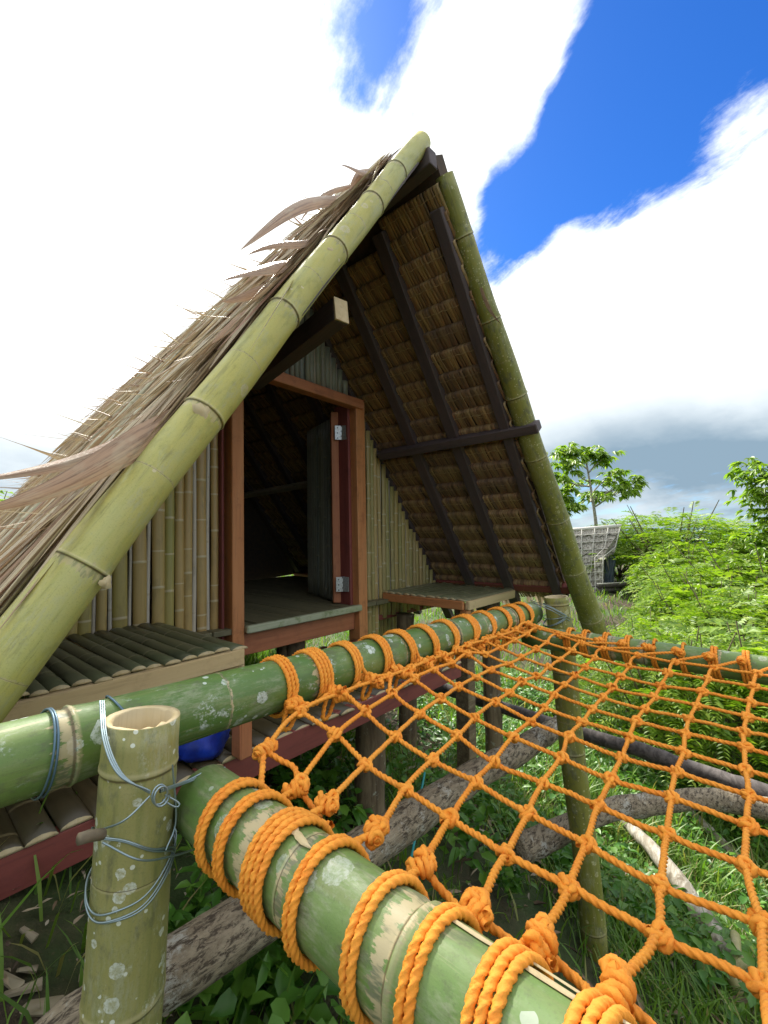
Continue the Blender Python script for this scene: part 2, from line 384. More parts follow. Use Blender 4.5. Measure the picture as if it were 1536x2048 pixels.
def simple(name, col, rough=.6, metal=0, nscale=None, col2=None, isl=None, bscale=None, trans=0, spec=None):
    m, nb, bs = newmat(name); c = None
    if isl is not None: c = nb.ramp(island(nb), isl)
    if nscale:
        base = c if c is not None else col
        c = nb.mix(nb.mr(nb.noise(oc(nb), nscale, 5, .6), .35, .68), base, col2)
    if c is None: bs.inputs['Base Color'].default_value = tuple(col) + (1,)
    else: nb.l(c, bs.inputs['Base Color'])
    bs.inputs['Roughness'].default_value = rough; bs.inputs['Metallic'].default_value = metal
    if spec is not None: bs.inputs['Specular IOR Level'].default_value = spec
    if bscale: bump(nb, bs, nb.noise(oc(nb), bscale, 4, .6), .3, .002)
    if trans:
        tr = nb.n('ShaderNodeBsdfTranslucent'); mx = nb.n('ShaderNodeMixShader'); mx.inputs[0].default_value = trans
        if c is not None: nb.l(nb.mix(1.0, c, (1.35, 1.5, .6), 'MULTIPLY'), tr.inputs[0])
        else: tr.inputs[0].default_value = tuple(col) + (1,)
        nb.l(bs.outputs[0], mx.inputs[1]); nb.l(tr.outputs[0], mx.inputs[2])
        out = [n for n in nb.t.nodes if n.type == 'OUTPUT_MATERIAL'][0]; nb.l(mx.outputs[0], out.inputs[0])
    return m
M_CUT = wood_mat('cut_bamboo', (.50, .39, .19), (.56, .46, .27), (.30, .20, .09), gs=40, axis=2)
m, nb, bs = newmat('orange_rope'); v = oc(nb); r = objrand(nb)
c = nb.mix(nb.mr(nb.noise(v, 35, 5, .65), .35, .68), (.95, .36, .028), (.86, .26, .016)); c = nb.mix(nb.math('MULTIPLY', r, .35), c, (.98, .44, .06))
c = nb.mix(nb.math('MULTIPLY', nb.mr(nb.noise(v, 11, 6, .7), .56, .72), .45), c, (.50, .19, .04))
f = nb.noise(v, 1100, 3, .7); c = nb.mix(nb.math('MULTIPLY', nb.mr(f, .5, .75), .35), c, (.60, .17, .012))
nb.l(c, bs.inputs['Base Color']); bs.inputs['Roughness'].default_value = .7; bump(nb, bs, f, .6, .001); M_ROPE = m
M_WIRE = simple('wire', (.30, .38, .40), .35, .75)
M_WIREB = simple('blue_wire', (.10, .17, .22), .4, .4)
M_TIN = simple('hinge_metal', (.62, .64, .62), .4, .6, nscale=80, col2=(.45, .44, .40))
M_SCREW = simple('hinge_screw', (.06, .05, .05), .5, .5)
m, nb, bs = newmat('thatch_inside'); r = objrand(nb); v = oc(nb)
c = nb.ramp(island(nb), [(0, (.16, .085, .04)), (.3, (.52, .34, .14)), (.55, (.32, .17, .08)), (.8, (.60, .43, .19)), (1, (.24, .16, .10))])
c = nb.mix(nb.math('MULTIPLY', nb.mr(nb.noise(nb.mapping(v, (9, 1.2, 1)), 9, 5, .7), .4, .65), .6), c, (.10, .06, .035))
c = nb.mix(nb.ramp(r, [(0, (.55,) * 3), (.25, (.1,) * 3), (.7, (.0,) * 3), (1, (.45,) * 3)]), c, nb.mix(nb.math('GREATER_THAN', r, .5), (.13, .085, .06), (.26, .19, .07)))
nb.l(c, bs.inputs['Base Color']); bs.inputs['Roughness'].default_value = .65; M_IN = m
def leaf_mat(name, stops, dark, trans):
    m, nb, bs = newmat(name); r = island(nb); c = nb.ramp(r, stops)
    ac = nb.n('ShaderNodeAttribute', attribute_name='ac').outputs['Fac']; al = nb.n('ShaderNodeAttribute', attribute_name='al').outputs['Fac']
    cv = nb.n('ShaderNodeCombineXYZ'); nb.l(nb.math('MULTIPLY', ac, 7.0), cv.inputs[0]); nb.l(nb.math('MULTIPLY', al, 1.2), cv.inputs[1]); nb.l(nb.math('MULTIPLY', r, 40.0), cv.inputs[2])
    s = nb.noise(cv.outputs[0], 1.0, 5, .7); cv2 = nb.mapping(cv.outputs[0], (.15, 2.5, 1)); b2 = nb.noise(cv2, 1.0, 4, .6)
    c = nb.mix(nb.math('MULTIPLY', nb.mr(s, .42, .66), .75), c, dark); c = nb.mix(nb.math('MULTIPLY', nb.mr(b2, .5, .7), .5), c, (.46, .38, .26))
    nb.l(c, bs.inputs['Base Color']); bs.inputs['Roughness'].default_value = .42; bump(nb, bs, s, .5, .003)
    tr = nb.n('ShaderNodeBsdfTranslucent'); mx = nb.n('ShaderNodeMixShader'); mx.inputs[0].default_value = trans
    nb.l(c, tr.inputs[0]); nb.l(bs.outputs[0], mx.inputs[1]); nb.l(tr.outputs[0], mx.inputs[2])
    nb.l(mx.outputs[0], [n for n in nb.t.nodes if n.type == 'OUTPUT_MATERIAL'][0].inputs[0]); return m
M_OUT = leaf_mat('thatch_outside', [(0, (.35, .235, .135)), (.22, (.62, .53, .33)), (.45, (.44, .29, .17)), (.65, (.72, .65, .45)), (.85, (.52, .38, .19)), (1, (.38, .20, .125))], (.20, .12, .085), .18)
M_SLAB = simple('opaque_backing', (.07, .05, .038), .9, nscale=30, col2=(.10, .065, .04), bscale=120)
M_LEAFD = leaf_mat('dry_leaf', [(0, (.38, .245, .14)), (.4, (.46, .33, .20)), (.75, (.36, .20, .13)), (1, (.46, .17, .11))], (.14, .08, .05), .2)
M_BATT = slat_mat('pale_batten', [(.40, .36, .22), (.46, .42, .27), (.36, .32, .18)], (.3, .25, .13), moss=.2)
M_BLUE = simple('blue_plastic', (.012, .045, .42), .35, nscale=14, col2=(.006, .02, .2), bscale=40)
M_TEAL = simple('teal_hose', (.03, .32, .33), .4)
M_CAPS = simple('ridge_sheet', (.30, .42, .42), .3, .5)

m, nb, bs = newmat('bark'); v = oc(nb)
n1 = nb.noise(nb.mapping(v, (.3, 1, 1)), 40, 8, .75, .6); n2 = nb.noise(v, 10, 7, .8); n3 = nb.noise(nb.mapping(v, (.35, 1, 1)), 85, 6, .75, .5)
c = nb.mix(nb.mr(n1, .35, .65), (.21, .165, .105), (.40, .33, .225))
c = nb.mix(nb.mr(n3, .52, .40), c, (.075, .055, .035))
c = nb.mix(nb.math('MULTIPLY', nb.mr(n2, .52, .62), nb.mr(n3, .42, .56)), c, (.46, .45, .39))
nb.l(c, bs.inputs['Base Color']); bs.inputs['Roughness'].default_value = .85
bump(nb, bs, nb.math('ADD', n1, nb.math('MULTIPLY', n3, .8)), .9, .006); M_BARK = m
m, nb, bs = newmat('pale_bark'); v = oc(nb)
n1 = nb.noise(nb.mapping(v, (.15, 1, 1)), 30, 6, .7, .5); n2 = nb.noise(v, 9, 5, .7)
c = nb.mix(nb.mr(n1, .4, .65), (.22, .19, .14), (.46, .43, .36)); c = nb.mix(nb.mr(n2, .50, .66), c, (.14, .11, .07))
nb.l(c, bs.inputs['Base Color']); bs.inputs['Roughness'].default_value = .8; bump(nb, bs, n1, .6, .004); M_PBARK = m
m, nb, bs = newmat('stilt_wood'); v = oc(nb)
n1 = nb.noise(nb.mapping(v, (1, 1, .15)), 30, 6, .7, .5); n2 = nb.noise(v, 22, 5, .75)
c = nb.mix(nb.mr(n1, .35, .65), (.11, .075, .042), (.23, .17, .095)); c = nb.mix(nb.mr(n2, .60, .68), c, (.36, .37, .28))
nb.l(c, bs.inputs['Base Color']); bs.inputs['Roughness'].default_value = .85; bump(nb, bs, n1, .7, .004); M_STILT = m
m, nb, bs = newmat('dead_wood'); v = oc(nb)
n1 = nb.noise(nb.mapping(v, (.1, 1, 1)), 30, 5, .7, .5)
c = nb.mix(nb.mr(n1, .35, .65), (.05, .04, .036), (.13, .11, .10))
nb.l(c, bs.inputs['Base Color']); bs.inputs['Roughness'].default_value = .8; bump(nb, bs, n1, .5, .003); M_DEAD = m
m, nb, bs = newmat('soil'); v = oc(nb)
n1 = nb.noise(v, 1.3, 6, .6); n2 = nb.noise(v, 22, 8, .7); n3 = nb.noise(v, 140, 4, .6)
c = nb.mix(nb.mr(n2, .35, .7), (.035, .024, .014), (.10, .070, .040)); c = nb.mix(nb.mr(n1, .42, .62), c, (.05, .085, .02))
c = nb.mix(nb.math('MULTIPLY', nb.mr(n3, .55, .75), .5), c, (.17, .12, .07))
nb.l(c, bs.inputs['Base Color']); bs.inputs['Roughness'].default_value = .95
bump(nb, bs, nb.math('ADD', n2, nb.math('MULTIPLY', n3, .4)), .8, .02); M_SOIL = m
G_ISL = [(0, (.065, .13, .012)), (.35, (.10, .21, .022)), (.6, (.14, .26, .030)), (.85, (.20, .30, .045)), (.95, (.30, .27, .10)), (1, (.32, .24, .11))]
M_GRASS = simple('grass', None, .5, isl=G_ISL, trans=.35)
M_COVER = simple('broad_leaves', None, .42, isl=[(0, (.045, .14, .014)), (.5, (.08, .21, .024)), (1, (.15, .30, .035))], trans=.3)
M_SHRUB = simple('feathery_leaves', None, .5, isl=[(0, (.09, .17, .014)), (.4, (.16, .27, .022)), (.8, (.25, .36, .035)), (1, (.33, .40, .06))], trans=.4)
M_TLEAF = simple('tree_leaves', None, .42, isl=[(0, (.10, .19, .018)), (.5, (.19, .31, .03)), (1, (.30, .40, .05))], trans=.45)
M_LITTER = simple('dry_litter', None, .8, isl=[(0, (.07, .045, .03)), (.4, (.20, .13, .075)), (.7, (.36, .29, .19)), (1, (.46, .40, .30))])
M_TWIG = simple('twig', (.13, .10, .06), .8, nscale=30, col2=(.20, .16, .10))

# ------------------------------------------------------------------ ground
def gz(u, v):
    """ground height relative to the camera: a hillside falling away to the right"""
    u = np.asarray(u, float); v = np.asarray(v, float)
    z = -1.35 - 1.1 * np.tanh(.45 * (u - 1.5) / 1.1) + .45 * np.tanh(.25 * (v - 1.3) / .45)
    z = z + .03 * np.sin(3.1 * u + 1.3 * v) + .025 * np.sin(5.3 * v - 2.2 * u) + .12 * np.sin(.45 * u + .8) * np.sin(.37 * v)
    rr = np.hypot(u, v)
    return z - 28 * (1 - np.exp(-(np.maximum(rr - 26, 0) / 120) ** 1.5))
def GH(px, py):
    """point of the ground under a photo pixel"""
    d = ray(px, py); k = np.linspace(.5, 40, 4000); P = d[None] * k[:, None]
    i = np.argmax(P[:, 2] < gz(P[:, 0], P[:, 1])); return P[i]
rad = np.r_[0, np.geomspace(.25, 9000, 150)]; ang = np.linspace(0, 2 * np.pi, 220, endpoint=False)
uu = rad[:, None] * np.cos(ang)[None]; vv = rad[:, None] * np.sin(ang)[None]
GV = np.stack([uu, vv, gz(uu, vv)], -1).reshape(-1, 3)
tag(wobj('ground', GV, grid_faces(len(rad), len(ang)), M_SOIL), kind='structure')
def disc_sheet(name, z, r0, mat):
    a = np.linspace(0, 2 * np.pi, 96, endpoint=False); rr = np.array([r0, 3000, 18000])
    V = np.stack([rr[:, None] * np.cos(a), rr[:, None] * np.sin(a), np.full((3, 96), z)], -1).reshape(-1, 3)
    return tag(wobj(name, V, grid_faces(3, 96), mat), kind='structure')
m, nb, bs = newmat('sea_water'); bs.inputs['Base Color'].default_value = (.02, .09, .20, 1); bs.inputs['Roughness'].default_value = .25
bump(nb, bs, nb.noise(oc(nb), .05, 4, .6), .2, .5); M_SEA = m
disc_sheet('sea', -27.0, 160, M_SEA)

# ------------------------------------------------------------------ bamboo culm
def bamboo(name, p0, p1, r0, r1, mat, parent=None, nb_=.75, spacing=.33, first=.2, hollow1=False, hollow0=False, bow=0.0, seg=28, nodes=None, roll=0.0, up=(0.3, .2, .9)):
    p0 = Vector([float(c) for c in p0]); p1 = Vector([float(c) for c in p1]); L = (p1 - p0).length
    if nodes is None:
        nodes = []; z = first
        while z < L - .03: nodes.append(z); z += spacing * random.uniform(.9, 1.12)
    zs = set(np.linspace(0, L, max(6, int(L / .07))).tolist())
    offs = [-.03, -.016, -.008, -.005, -.0025, 0, .003, .006, .012, .03]
    for n_ in nodes:
        for o in offs:
            if 0 < n_ + o < L: zs.add(n_ + o)
    zs = np.array(sorted(zs)); nodes = np.array(nodes) if len(nodes) else np.array([-9.])
    dn = zs[:, None] - nodes[None]; k = np.argmin(np.abs(dn), 1); nd = dn[np.arange(len(zs)), k]
    r = r0 + (r1 - r0) * zs / L; s = r / .055
    r = r + nb_ * s * (.0042 * np.exp(-(nd / .0035) ** 2) + .0022 * np.exp(-((nd - .006) / .012) ** 2) - .0030 * np.exp(-((nd + .006) / .004) ** 2) + .0012 * np.exp(-((nd + .016) / .012) ** 2))
    th = np.linspace(0, 2 * np.pi, seg, endpoint=False)
    ell = 1 + .018 * np.cos(2 * th + .6)[None] + .006 * np.sin(3 * th + zs[:, None] * 2.0)
    rr = r[:, None] * ell; bx = bow * np.sin(np.pi * zs / L)
    wob = .003 * np.sin(zs * 7.0 + first * 20)
    V = np.stack([rr * np.cos(th) + (bx + wob)[:, None], rr * np.sin(th) + wob[:, None] * .6, np.repeat(zs[:, None], seg, 1)], -1).reshape(-1, 3)
    Fl = grid_faces(len(zs), seg).tolist(); mi = [0] * len(Fl); A = np.repeat(np.clip(nd, -.2, .2), seg).tolist(); V = V.tolist(); n = len(zs)
    for end, hol in ((0, hollow0), (1, hollow1)):
        base = 0 if end == 0 else (n - 1) * seg; sgn = 1 if end == 0 else -1
        ringv = np.array(V[base:base + seg])
        if not hol:
            V.append(ringv.mean(0).tolist()); A.append(.2); c = len(V) - 1
            for j in range(seg):
                f = [base + j, base + (j + 1) % seg, c]; Fl.append(f if end else f[::-1]); mi.append(1)
        else:
            cen = ringv.mean(0); prev = list(range(base, base + seg))
            for q, dz in ((.80, .0015), (.79, .05), (.78, .11)):
                jag = np.random.default_rng(3).normal(0, .0012, seg) if dz < .01 else 0
                rg = cen + (ringv - cen) * q; rg[:, 2] += sgn * (dz + jag); st = len(V)
                V += rg.tolist(); A += [.2] * seg
                for j in range(seg):
                    f = [prev[j], prev[(j + 1) % seg], st + (j + 1) % seg, st + j]; Fl.append(f if end else f[::-1]); mi.append(1)
                prev = list(range(st, st + seg))
            Fl.append(prev if end else prev[::-1]); mi.append(1)
    z = (p1 - p0).normalized(); x = Vector(up); x = (x - z * x.dot(z)).normalized(); y = z.cross(x)
    M = Matrix.Identity(4)
    for q in range(3): M[q][0] = x[q]; M[q][1] = y[q]; M[q][2] = z[q]; M[q][3] = p0[q]
    M[2][3] += ZC; M = M @ Matrix.Rotation(roll, 4, 'Z')
    me = mesh_data(name, V, Fl, [mat, M_CUT], mi, attrs={'nd': A})
    return put(name, me, parent, M)

def slat(name, p0, p1, w, t, nrm, mat, parent, first=None, spacing=.4, cut=(0, 0), taper=0.0):
    """split-bamboo strip: rounded outside facing nrm; cut = shear of the two ends over the width"""
    L = (Vector(p1) - Vector(p0)).length; first = random.uniform(.05, .4) if first is None else first
    nodes = []; z = first
    while z < L: nodes.append(z); z += spacing * random.uniform(.85, 1.2)
    zs = set(np.linspace(0, L, max(3, int(L / .15) + 2)).tolist())
    for n_ in nodes:
        for o in (-.012, -.005, 0, .005, .012):
            if 0 < n_ + o < L: zs.add(n_ + o)
    zs = np.array(sorted(zs)); nn = np.array(nodes) if nodes else np.array([-9.])
    dn = zs[:, None] - nn[None]; k = np.argmin(np.abs(dn), 1); nd = dn[np.arange(len(zs)), k]
    bmp = 1 + .22 * np.exp(-(nd / .005) ** 2)
    yy = np.array([-1, -.86, -.5, 0, .5, .86, 1, 1, -1]); zz_ = np.array([0, .40, .8, 1, .8, .40, 0, -.25, -.25])
    wv = 1 + .03 * np.sin(zs * 9 + first * 30); wv = wv * (1 - taper * zs / L); side = .0025 * np.sin(zs * 4 + first * 50)
    V = np.stack([np.repeat(zs[:, None], 9, 1), (yy[None] * (w / 2) * wv[:, None]) + side[:, None], zz_[None] * t * bmp[:, None]], -1)
    V[0, :, 0] += cut[0] * yy; V[-1, :, 0] += cut[1] * yy
    n = len(zs); Fl = grid_faces(n, 9).tolist(); Fl.append(list(range(9))); Fl.append([(n - 1) * 9 + j for j in range(9)][::-1])
    me = mesh_data(name, V.reshape(-1, 3), Fl, [mat, M_CUT], [0] * (len(Fl) - 2) + [1, 1], attrs={'nd': np.repeat(np.clip(nd, -.2, .2), 9)}); fixn(me)
    return put(name, me, parent, frame(p0, p1, nrm))

# ------------------------------------------------------------------ the hut
U0, HR, SL = 1.70, 1.61, 1.40                     # ridge position, inner apex height, roof pitch (rise / run)
AL = math.atan(SL); CA, SA = math.cos(AL), math.sin(AL)
VW, VB = 2.17, 4.1                                # front wall plane, back of the hut
def roofR(s, v, n=0.0):
    """point on the inner plane of the right slope: s down the slope, n outward"""
    return np.array([U0 + s * CA + n * SA, v, HR - s * SA + n * CA])
def roofL(s, v, n=0.0):
    n = n + .10
    return np.array([U0 - s * CA - n * SA, v, HR - .11 * max(0, v - 1.2) - s * SA + n * CA])
NR_IN = (-SA, 0, -CA); NL_IN = (SA, 0, -CA)
hut = empty('hut', (U0, 2.9, -1.4), 'thatched bamboo A-frame hut with open door, filling the middle', 'hut')

# barge poles
pr1 = bamboo('barge_pole', (3.43, .985, -.86), (1.752, 1.138, 1.662), .078, .047, M_BR, hut, spacing=.42, first=.3, up=(0, -1, 0))
lp0 = PY(-110, 1474, 1.19); lp1 = PY(842, 286, 1.175); lp0 = lp0 + (lp0 - lp1) / np.linalg.norm(lp0 - lp1) * .42
pl1 = bamboo('barge_pole', tuple(lp0), tuple(lp1), .0660, .046, M_BY, hut, up=(0, -1, 0),
             nodes=[.32] + [.42 + k for k in (.377, .863, 1.327, 1.708, 2.052, 2.328)], bow=.0)
# knot scars where branches were trimmed
def blister(px, py, y, s, mat):
    c = PY(px, py, y); a = np.linspace(0, 2 * np.pi, 16, endpoint=False); V = []
    for q, h in ((1.0, 0), (.62, .35), (.2, .55)):
        for t in a:
            rr = s * q * (1 + .25 * math.sin(3 * t + px) + .12 * math.sin(7 * t))
            V.append([c[0] + rr * math.cos(t) * .9, c[1] - h * s * .6, c[2] + rr * math.sin(t)])
    return np.array(V), grid_faces(3, 16).tolist() + [list(range(32, 48))]
for a in ((408, 826, 1.134, .030), (664, 503, 1.138, .020), (212, 1165, 1.130, .014)):
    Vv, Ff = blister(*a, M_CUT); wobj('branch_scar', Vv, Ff, M_CUT, pl1)

# ridge beam, ridge sheet
beam('ridge_beam', (1.640, 1.115, 1.672), (1.72, VB, 1.33), .058, .085, M_DARK, hut)
beam('ridge_stub', (1.660, 1.19, 1.80), (1.660, 1.42, 1.79), .045, .07, M_DARK, hut)
for k_, (w_, t_, dz_) in enumerate(((.20, .05, -.015), (.10, .05, .035))): beam('ridge_board', (1.675, 1.235, 1.715 + dz_), (1.675, VB, 1.375 + dz_), w_, t_, M_DARK, hut)
capV = []
for v_ in np.linspace(1.22, 1.75, 12):
    z0 = 1.845 - .06 * (v_ - 1.2)
    for x_, dz in ((-.15, -.21), (-.10, -.14), (-.05, -.07), (0, 0), (.03, -.04)): capV.append([1.670 + x_, v_, z0 + dz + .006 * math.sin(v_ * 9 + x_ * 30)])
o_ = wobj('ridge_sheet', capV, grid_faces(12, 5, close=False), M_CAPS, hut); md = o_.modifiers.new('thick', 'SOLIDIFY'); md.thickness = .004

# rafters under both slopes
RV = [1.175, 1.525, 1.85, 2.21, 2.56, 2.94, 3.32, 3.68, 4.03]
for i, v_ in enumerate(RV):
    w_ = .075 if i else .06
    beam('rafter', tuple(roofR((.10 if i == 0 else .02) + .12 * (v_ - 1.17), v_, -.012)), tuple(roofR(2.92, v_, -.012)), w_, .045, M_DARK, hut, up=NR_IN)
    beam('rafter', tuple(roofL(.06, v_, .03 if i == 0 else -.012)), tuple(roofL(2.6, v_, .03 if i == 0 else -.012)), w_, .045, M_DARK, hut, up=NL_IN)
# purlins: the right one with its cut end beyond the pole, a lower one, the left stub seen by the gable
def purl(name, a, b_, w, h, mat, up): return beam(name, a, b_, w, h, mat, hut, up=up, bv=.005)
pa = PY(1052, 850, 1.045)
purl('purlin', (2.44, .985, .565), (2.40, 2.13, .535), .055, .075, M_DARK, NR_IN)
purl('purlin', (2.42, 2.24, .42), (2.47, VB, .36), .045, .055, M_ENDW, NR_IN)
purl('purlin', (3.175, 1.00, -.405), (3.175, VB, -.47), .06, .085, M_REDD, NR_IN)
purl('purlin', (1.235, 1.30, .885), (1.375, 2.14, .83), .07, .10, M_DARK, (0, 0, 1))
purl('purlin_end', (1.2338, 1.2935, .8858), (1.2345, 1.2985, .8852), .066, .096, M_PALE, (0, 0, 1))
purl('purlin', (.30, 2.25, -.40), (.30, VB, -.45), .06, .08, M_REDD, NL_IN)

# opaque slabs for the thatch body, added behind the shingles to block light
def slab(fn, s0, s1, v0, v1, n0, n1, name):
    V = [fn(s, v, n) for n in (n0, n1) for v in np.linspace(v0, v1, 2) for s in (s0, s1)]
    Ff = [(0, 1, 3, 2), (4, 6, 7, 5), (0, 2, 6, 4), (1, 5, 7, 3), (0, 4, 5, 1), (2, 3, 7, 6)]
    o = wobj(name, V, Ff, M_SLAB, hut, smooth=False); fixn(o.data); return o
slab(lambda s, v, n: roofR(s + (-.10 + .115 * (v - 1.13) if s < .1 else 0), v, n), 0, 2.60, 1.13, VB + .1, .035, .12, 'opaque_backing')
slab(roofL, 0, 2.55, 1.22, VB + .1, .02, .09, 'opaque_backing')

# thatch shingles of the right slope, one panel per bay and course
def panel_mesh(seed):
    rg = np.random.default_rng(seed); Vp = []; Fp = []; n = 21; W = 1.0; L = .165; x = 0
    ws = rg.uniform(.6, 1.4, n); ws /= ws.sum()
    for i in range(n):
        w = ws[i] * W; x0 = x + .0; x1 = x + w * .97; x += w; xm = (x0 + x1) / 2 + rg.normal(0, w * .12); lean = rg.normal(0, .012)
        zz0 = rg.normal(0, .0018); Ln = L + rg.normal(0, .006); base = len(Vp)
        for y, z in ((-.016, .000), (-.013, .036), (-.002, .044), (.05, .030), (.11, .012), (Ln, -.006)):
            f = max(0, y) / L
            for xx, dz in ((x0, -.0028), (xm, .0022), (x1, -.0028)): Vp.append([xx + lean * f, y, z + dz + zz0 + rg.normal(0, .0006)])
        for r in range(5):
            for c in range(2):
                a = base + r * 3 + c; Fp.append([a, a + 1, a + 4, a + 3])
    # stitching cane and a few loose fibres
    for y0 in (.028,):
        b0 = len(Vp); k = 24
        for i in range(k + 1):
            z = .040 + (.004 if i % 2 else -.002)
            for dy in (-.0022, .0022): Vp.append([i / k, y0 + dy + .003 * math.sin(i * 1.7 + seed), z])
        for i in range(k): Fp.append([b0 + 2 * i, b0 + 2 * i + 1, b0 + 2 * i + 3, b0 + 2 * i + 2])
    for q in range(3):
        a = np.array([rg.uniform(.1, .9), rg.uniform(.0, .1), .044]); d = np.array([rg.normal(0, .16), rg.normal(.03, .05), .012]); b0 = len(Vp)
        for t in (0, .5, 1):
            for s in (-1, 1): Vp.append((a + d * t + np.array([0, s * .0012, .01 * math.sin(t * 3)])).tolist())
        Fp += [[b0, b0 + 1, b0 + 3, b0 + 2], [b0 + 2, b0 + 3, b0 + 5, b0 + 4]]
    return np.array(Vp), np.array(Fp)
PANELS = []
for k in range(6):
    Vp, Fp = panel_mesh(k); PANELS.append(mesh_data('thatch_panel', Vp, Fp, M_IN, smooth=False))
bays = [(1.13, 1.51), (1.535, 1.84), (1.86, 2.20)] + [(RV[i] + .0, RV[i + 1] - .0) for i in range(3, 8)]
for bi, (v0, v1) in enumerate(bays):
    for r in range(21):
        s = .02 + r * .122 + random.uniform(-.006, .006)
        if bi >= 3 and r == 20: continue
        if s < .10 * (v1 - 1.4): continue
        o = roofR(s, v0 + random.uniform(0, .008), .032 + random.uniform(-.004, .004)); w = v1 - v0
        M = Matrix.Identity(4); tilt = random.gauss(0, .012)
        ax = (np.array([0, 1, 0]), np.array([CA, 0, -SA]), np.array(NR_IN))
        for q in range(3):
            M[q][0] = ax[0][q]; M[q][1] = ax[1][q]; M[q][2] = ax[2][q]; M[q][3] = o[q]
        M[2][3] += ZC
        M = M @ Matrix.Rotation(tilt, 4, 'Z') @ Matrix.Diagonal((w, 1, 1, 1))
        if random.random() < .5: M = M @ Matrix.Translation((1, 0, 0)) @ Matrix.Diagonal((-1, 1, 1, 1))
        put('thatch_panel', PANELS[random.randrange(6)], hut, M)

# long dry leaves on the outer left slope
def leaf_strips(P0, D, Nrm, L, W, lift, droop, rg, seg=5, twist=.5):
    """many tapered, folded leaf blades: arrays of starts, directions, normals"""
    n = len(P0); t = np.linspace(0, 1, seg + 1); S = np.cross(D, Nrm); S /= np.linalg.norm(S, axis=1, keepdims=True)
    P = P0[:, None] + D[:, None] * (t[None, :, None] * L[:, None, None]) + Nrm[:, None] * (lift[:, None] * t[None] ** 1.5)[..., None]
    P[..., 2] -= droop[:, None] * t[None] ** 2.2
    prof = np.minimum(1, .55 + 2.2 * t) * np.clip((1.02 - t) / .55, 0, 1) ** .8
    tw = rg.normal(0, twist, n)[:, None] * t[None]
    sd = S[:, None] * np.cos(tw)[..., None] + Nrm[:, None] * np.sin(tw)[..., None]
    hw = (W[:, None] * prof[None] / 2)[..., None]
    fold = Nrm[:, None] * (W[:, None] * prof[None] * .22)[..., None]
    global ATT
    V = np.stack([P - sd * hw + fold, P - fold * .3, P + sd * hw + fold], 2).reshape(-1, 3)
    ATT = dict(ac=np.tile([-1., 0, 1.], n * (seg + 1)), al=np.tile(np.repeat(t, 3), n))
    k = (seg + 1) * 3; i = np.arange(n)[:, None, None] * k; r = np.arange(seg)[None, :, None] * 3; c = np.arange(2)[None, None]
    a = (i + r + c); Fq = np.stack([a, a + 1, a + 4, a + 3], -1).reshape(-1, 4)
    return V, Fq
def outer_leaves(fn, nrm, down, v0, v1, s0, s1, n, rg, nbase, lift=.05, spread=.10):
    s = rg.uniform(s0, s1, n); v = rg.uniform(v0, v1, n)
    if down[0] > 0: s = np.maximum(s, .14 * (v - 1.13))
    P0 = np.array([fn(a, c, nbase + rg.uniform(0, .035)) for a, c in zip(s, v)])
    D = np.array(down)[None] + np.stack([rg.normal(0, .02, n), rg.normal(0, spread, n), rg.normal(0, .02, n)], 1)
    D /= np.linalg.norm(D, axis=1, keepdims=True); Nn = np.repeat(np.array(nrm)[None], n, 0)
    return P0, D, Nn
rg = np.random.default_rng(5)
NLo = (-SA, 0, CA); DL = (-CA, 0, -SA); NRo = (SA, 0, CA); DR = (CA, 0, -SA)
parts = []; ATS = []
for (v0, v1, n, lf, sp, W0) in ((1.24, 1.55, 900, .04, .12, .022), (1.5, VB + .1, 4200, .035, .06, .022), (1.3, VB + .15, 420, .16, .5, .010)):
    P0, D, Nn = outer_leaves(roofL, NLo, DL, v0, v1, -.02, 2.35, n, rg, .085, lf, sp)
    L_ = rg.uniform(.35, .8, n) * (.22 if W0 < .015 else 1); W_ = W0 * rg.uniform(.5, 1.3, n)
    parts.append(leaf_strips(P0, D, Nn, L_, W_, rg.normal(lf * .4, lf * .6, n), np.abs(rg.normal(0, .03, n)), rg)); ATS.append(ATT)
V_, F_ = join(parts); tag(wobj('thatch_leaves', V_, F_, M_OUT, hut, attrs={k_: np.concatenate([a[k_] for a in ATS]) for k_ in ('ac', 'al')}), kind='stuff')
P0, D, Nn = outer_leaves(roofR, NRo, DR, 1.16, VB + .1, 0, 2.5, 900, rg, .115)
V_, F_ = leaf_strips(P0, D, Nn, rg.uniform(.35, .7, 900), .05 * rg.uniform(.6, 1.3, 900), rg.normal(.01, .012, 900), np.zeros(900), rg)
tag(wobj('thatch_leaves', V_, F_, M_OUT, hut, attrs=ATT), kind='stuff')
